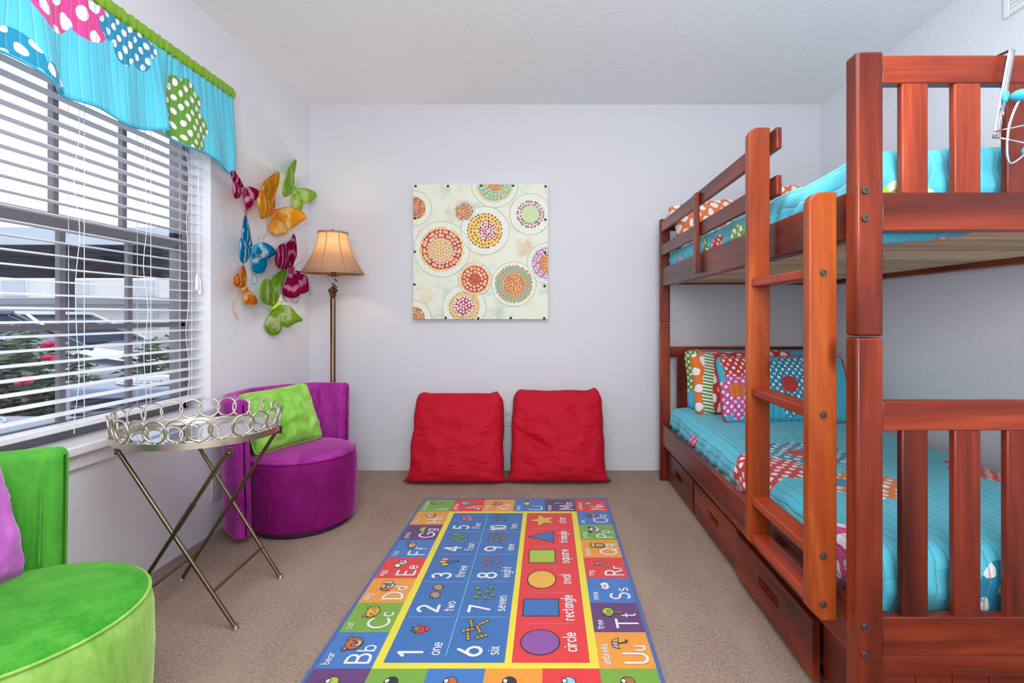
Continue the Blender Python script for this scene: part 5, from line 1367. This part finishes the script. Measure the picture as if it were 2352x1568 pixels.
# middle field
fx0, fx1 = CX0_ + CW_, RX1 - .013 - CW_; fyt, fyb = CYT - CH_, CYT - 8 * CH_
rrect(fx0, fx1, fyb, fyt, rY, 1)
YW = .026; bx0, bx1 = fx0 + YW, fx0 + YW + .358; ny0, ny1 = fyb + .024, fyt - .024
qx0, qx1 = bx1 + .021, fx1 - YW
rrect(bx0, bx1, ny0, ny1, rB, 2); rrect(qx0, qx1, ny0, ny1, rR, 2)
nh = (ny1 - ny0) / 5; nw = (bx1 - bx0) / 2
def star(f, c, r, mat, lay=5): PG(f, [(c[0] + (r if k % 2 == 0 else r * .45) * math.cos(PI / 2 + k * PI / 5), c[1] + (r if k % 2 == 0 else r * .45) * math.sin(PI / 2 + k * PI / 5)) for k in range(10)], mat, lay)
def n_one(f): PG(f, sm2([(-.3, .2), (.0, .36), (.3, .2), (.26, -.1), (0, -.42), (-.26, -.1)]), rR); PG(f, [(-.34, .3), (-.1, .28), (-.14, .52), (.02, .34), (.16, .54), (.14, .3), (.36, .28), (.1, .16), (-.12, .16)], rG, 8); [E(f, x, y, .02, .03, rY, 9, 0, True, 8) for x, y in ((-.12, 0), (.1, .04), (0, -.16), (.14, -.12), (-.1, -.2))]
def n_two(f):
    for c in (-.36, .42): E(f, c, 0, .32, .3, rO); E(f, c - .1, -.06, .2, .22, rLm, 7, .6); E(f, c + .0, .02, .12, .28, rPk, 9, .5)
def n_three(f):
    for (x, y, m) in ((-.34, .1, rLm), (0, .3, rO), (.34, .2, rPk)): ST(f, [(x, y), (.05, -.55)], 4); E(f, x, y + .08, .18, .26, m, 6)
    PG(f, [(.05, -.5), (-.06, -.64), (.16, -.64)], rK, 8)
def n_four(f):
    for (x, y, a) in ((-.5, -.15, 1.2), (-.15, .15, 1.4), (.15, -.2, 1.75), (.5, .2, 1.3)):
        d = (math.cos(a), math.sin(a)); q = (-d[1], d[0])
        PG(f, [(x - d[0] * .4 + q[0] * .07, y - d[1] * .4 + q[1] * .07), (x + d[0] * .3 + q[0] * .07, y + d[1] * .3 + q[1] * .07), (x + d[0] * .45, y + d[1] * .45), (x + d[0] * .3 - q[0] * .07, y + d[1] * .3 - q[1] * .07), (x - d[0] * .4 - q[0] * .07, y - d[1] * .4 - q[1] * .07)], rLm)
def n_five(f):
    for (x, y) in ((-.35, -.3), (0, -.3), (.35, -.1) , (-.2, .1), (.16, .22)): PG(f, [(x - .17, y - .17), (x + .17, y - .17), (x + .17, y + .17), (x - .17, y + .17)], rPk); ST(f, [(x - .1, y), (x + .1, y)], 8)
def n_six(f):
    for (x, y, a) in ((-.5, .3, .2), (-.05, .38, 1.9), (.45, .3, .3), (-.5, -.3, 2.0), (0, -.1, .4), (.5, -.25, 2.2)):
        d = (math.cos(a), math.sin(a)); q = (-d[1], d[0])
        PG(f, [(x + d[0] * s + q[0] * w, y + d[1] * s + q[1] * w) for s, w in ((-.26, -.12), (-.14, -.05), (0, -.11), (.14, -.05), (.26, -.12), (.26, .12), (.14, .05), (0, .11), (-.14, .05), (-.26, .12))], rYo)
        for s in (-.07, .07): ST(f, [(x + d[0] * s - q[0] * .08, y + d[1] * s - q[1] * .08), (x + d[0] * s + q[0] * .08, y + d[1] * s + q[1] * .08)], 8)
def n_seven(f):
    for (x, y) in ((-.5, .4), (-.1, .3), (.35, .42), (-.55, -.05), (0, -.1), (-.3, -.42), (.4, -.25)): E(f, x, y, .18, .1, rLm, 5, .5); ST(f, [(x - .22, y - .12), (x + .1, y + .06)], 8)
def n_eight(f):
    for (x, y) in ((-.5, .42), (0, .4), (.5, .4), (-.28, .06), (.3, .04), (-.55, -.36), (0, -.38), (.5, -.36)): E(f, x, y, .14, .14, rPk); E(f, x, y, .05, .05, rK, 8)
def n_nine(f):
    for (x, y) in ((-.5, .4), (0, .42), (.5, .36), (-.3, .04), (.2, .06), (.6, -.04), (-.55, -.34), (0, -.36), (.45, -.4)): E(f, x, y, .14, .11, rYo, 5, .4); E(f, x + .06, y + .04, .08, .1, rBr, 7, .4)
def n_ten(f):
    for (x, y) in ((-.6, .45), (-.2, .5), (.2, .42), (.6, .48), (-.4, .1), (.05, .12), (.48, .08), (-.6, -.3), (-.1, -.32), (.4, -.35)): star(f, (x, y), .13, rYo)
nums = [('1', 'one', n_one), ('2', 'two', n_two), ('3', 'three', n_three), ('4', 'four', n_four), ('5', 'five', n_five), ('6', 'six', n_six), ('7', 'seven', n_seven), ('8', 'eight', n_eight), ('9', 'nine', n_nine), ('10', 'ten', n_ten)]
for k, (d, w, ic) in enumerate(nums):
    ci, ri = k // 5, k % 5; f = Fr(bx0 + (ci + 1) * nw, ny0 + ri * nh)
    text(f, d, .030 if k < 9 else .016, .076, .070, .0105, gap=.16, cond=1.0 if k < 9 else .7)
    text(f, w, .034, .022, .036, .0042, gap=.18, cond=.85)
    ic(Sub(f, (.158 if k < 9 else .168, .105), (.072 if k != 9 else .062) if k >= 5 else .066))
    if ri: ST(f, [(0, .012), (0, nw - .012)], 4, .0018, rLb)
ST(lambda p: p, [(bx0 + nw, ny0 + .03), (bx0 + nw, ny1 - .02)], 4, .0022, rLb)
sh = (ny1 - ny0) / 6
def shape(k):
    f = Fr(qx1, ny0 + k * sh); c = (sh / 2, .148)
    if k == 0: E(f, *c, .061, .061, rVi, 5, 0, True, 40, .004)
    if k == 1: PG(f, [(c[0] - .052, c[1] - .062), (c[0] + .052, c[1] - .062), (c[0] + .052, c[1] + .062), (c[0] - .052, c[1] + .062)], rB, 5, True, .004)
    if k == 2: E(f, *c, .066, .055, rYo, 5, 0, True, 40, .004)
    if k == 3: PG(f, [(c[0] - .056, c[1] - .055), (c[0] + .056, c[1] - .055), (c[0] + .056, c[1] + .055), (c[0] - .056, c[1] + .055)], rLm, 5, True, .004)
    if k == 4: PG(f, [(c[0] - .058, c[1] - .05), (c[0] + .058, c[1] - .05), (c[0], c[1] + .065)], rB, 5, True, .004)
    if k == 5: star(f, (c[0], c[1]), .075, rYo)
    w = ('circle', 'rectangle', 'oval', 'square', 'triangle', 'star')[k]
    size, cond = .040, (.75 if len(w) < 7 else .62)
    wd = sum((max(p[0] for s_ in GL[ch] for p in s_) * cond + .2) * size for ch in w) - .2 * size
    text(f, w, (sh - wd) / 2 if wd < sh else .004, .036, size, .0052, gap=.2, cond=cond)
    if k: ST(f, [(0, .04), (0, .19)], 4, .0016, rPk)
for k in range(6): shape(k)
tag(obj('rug', rm, RMS, at=((RX0 + RX1) / 2, (RYT + RYB) / 2, 0), smooth=0, recalc=False), 'colourful alphabet and numbers rug lying on the beige carpet', 'rug')
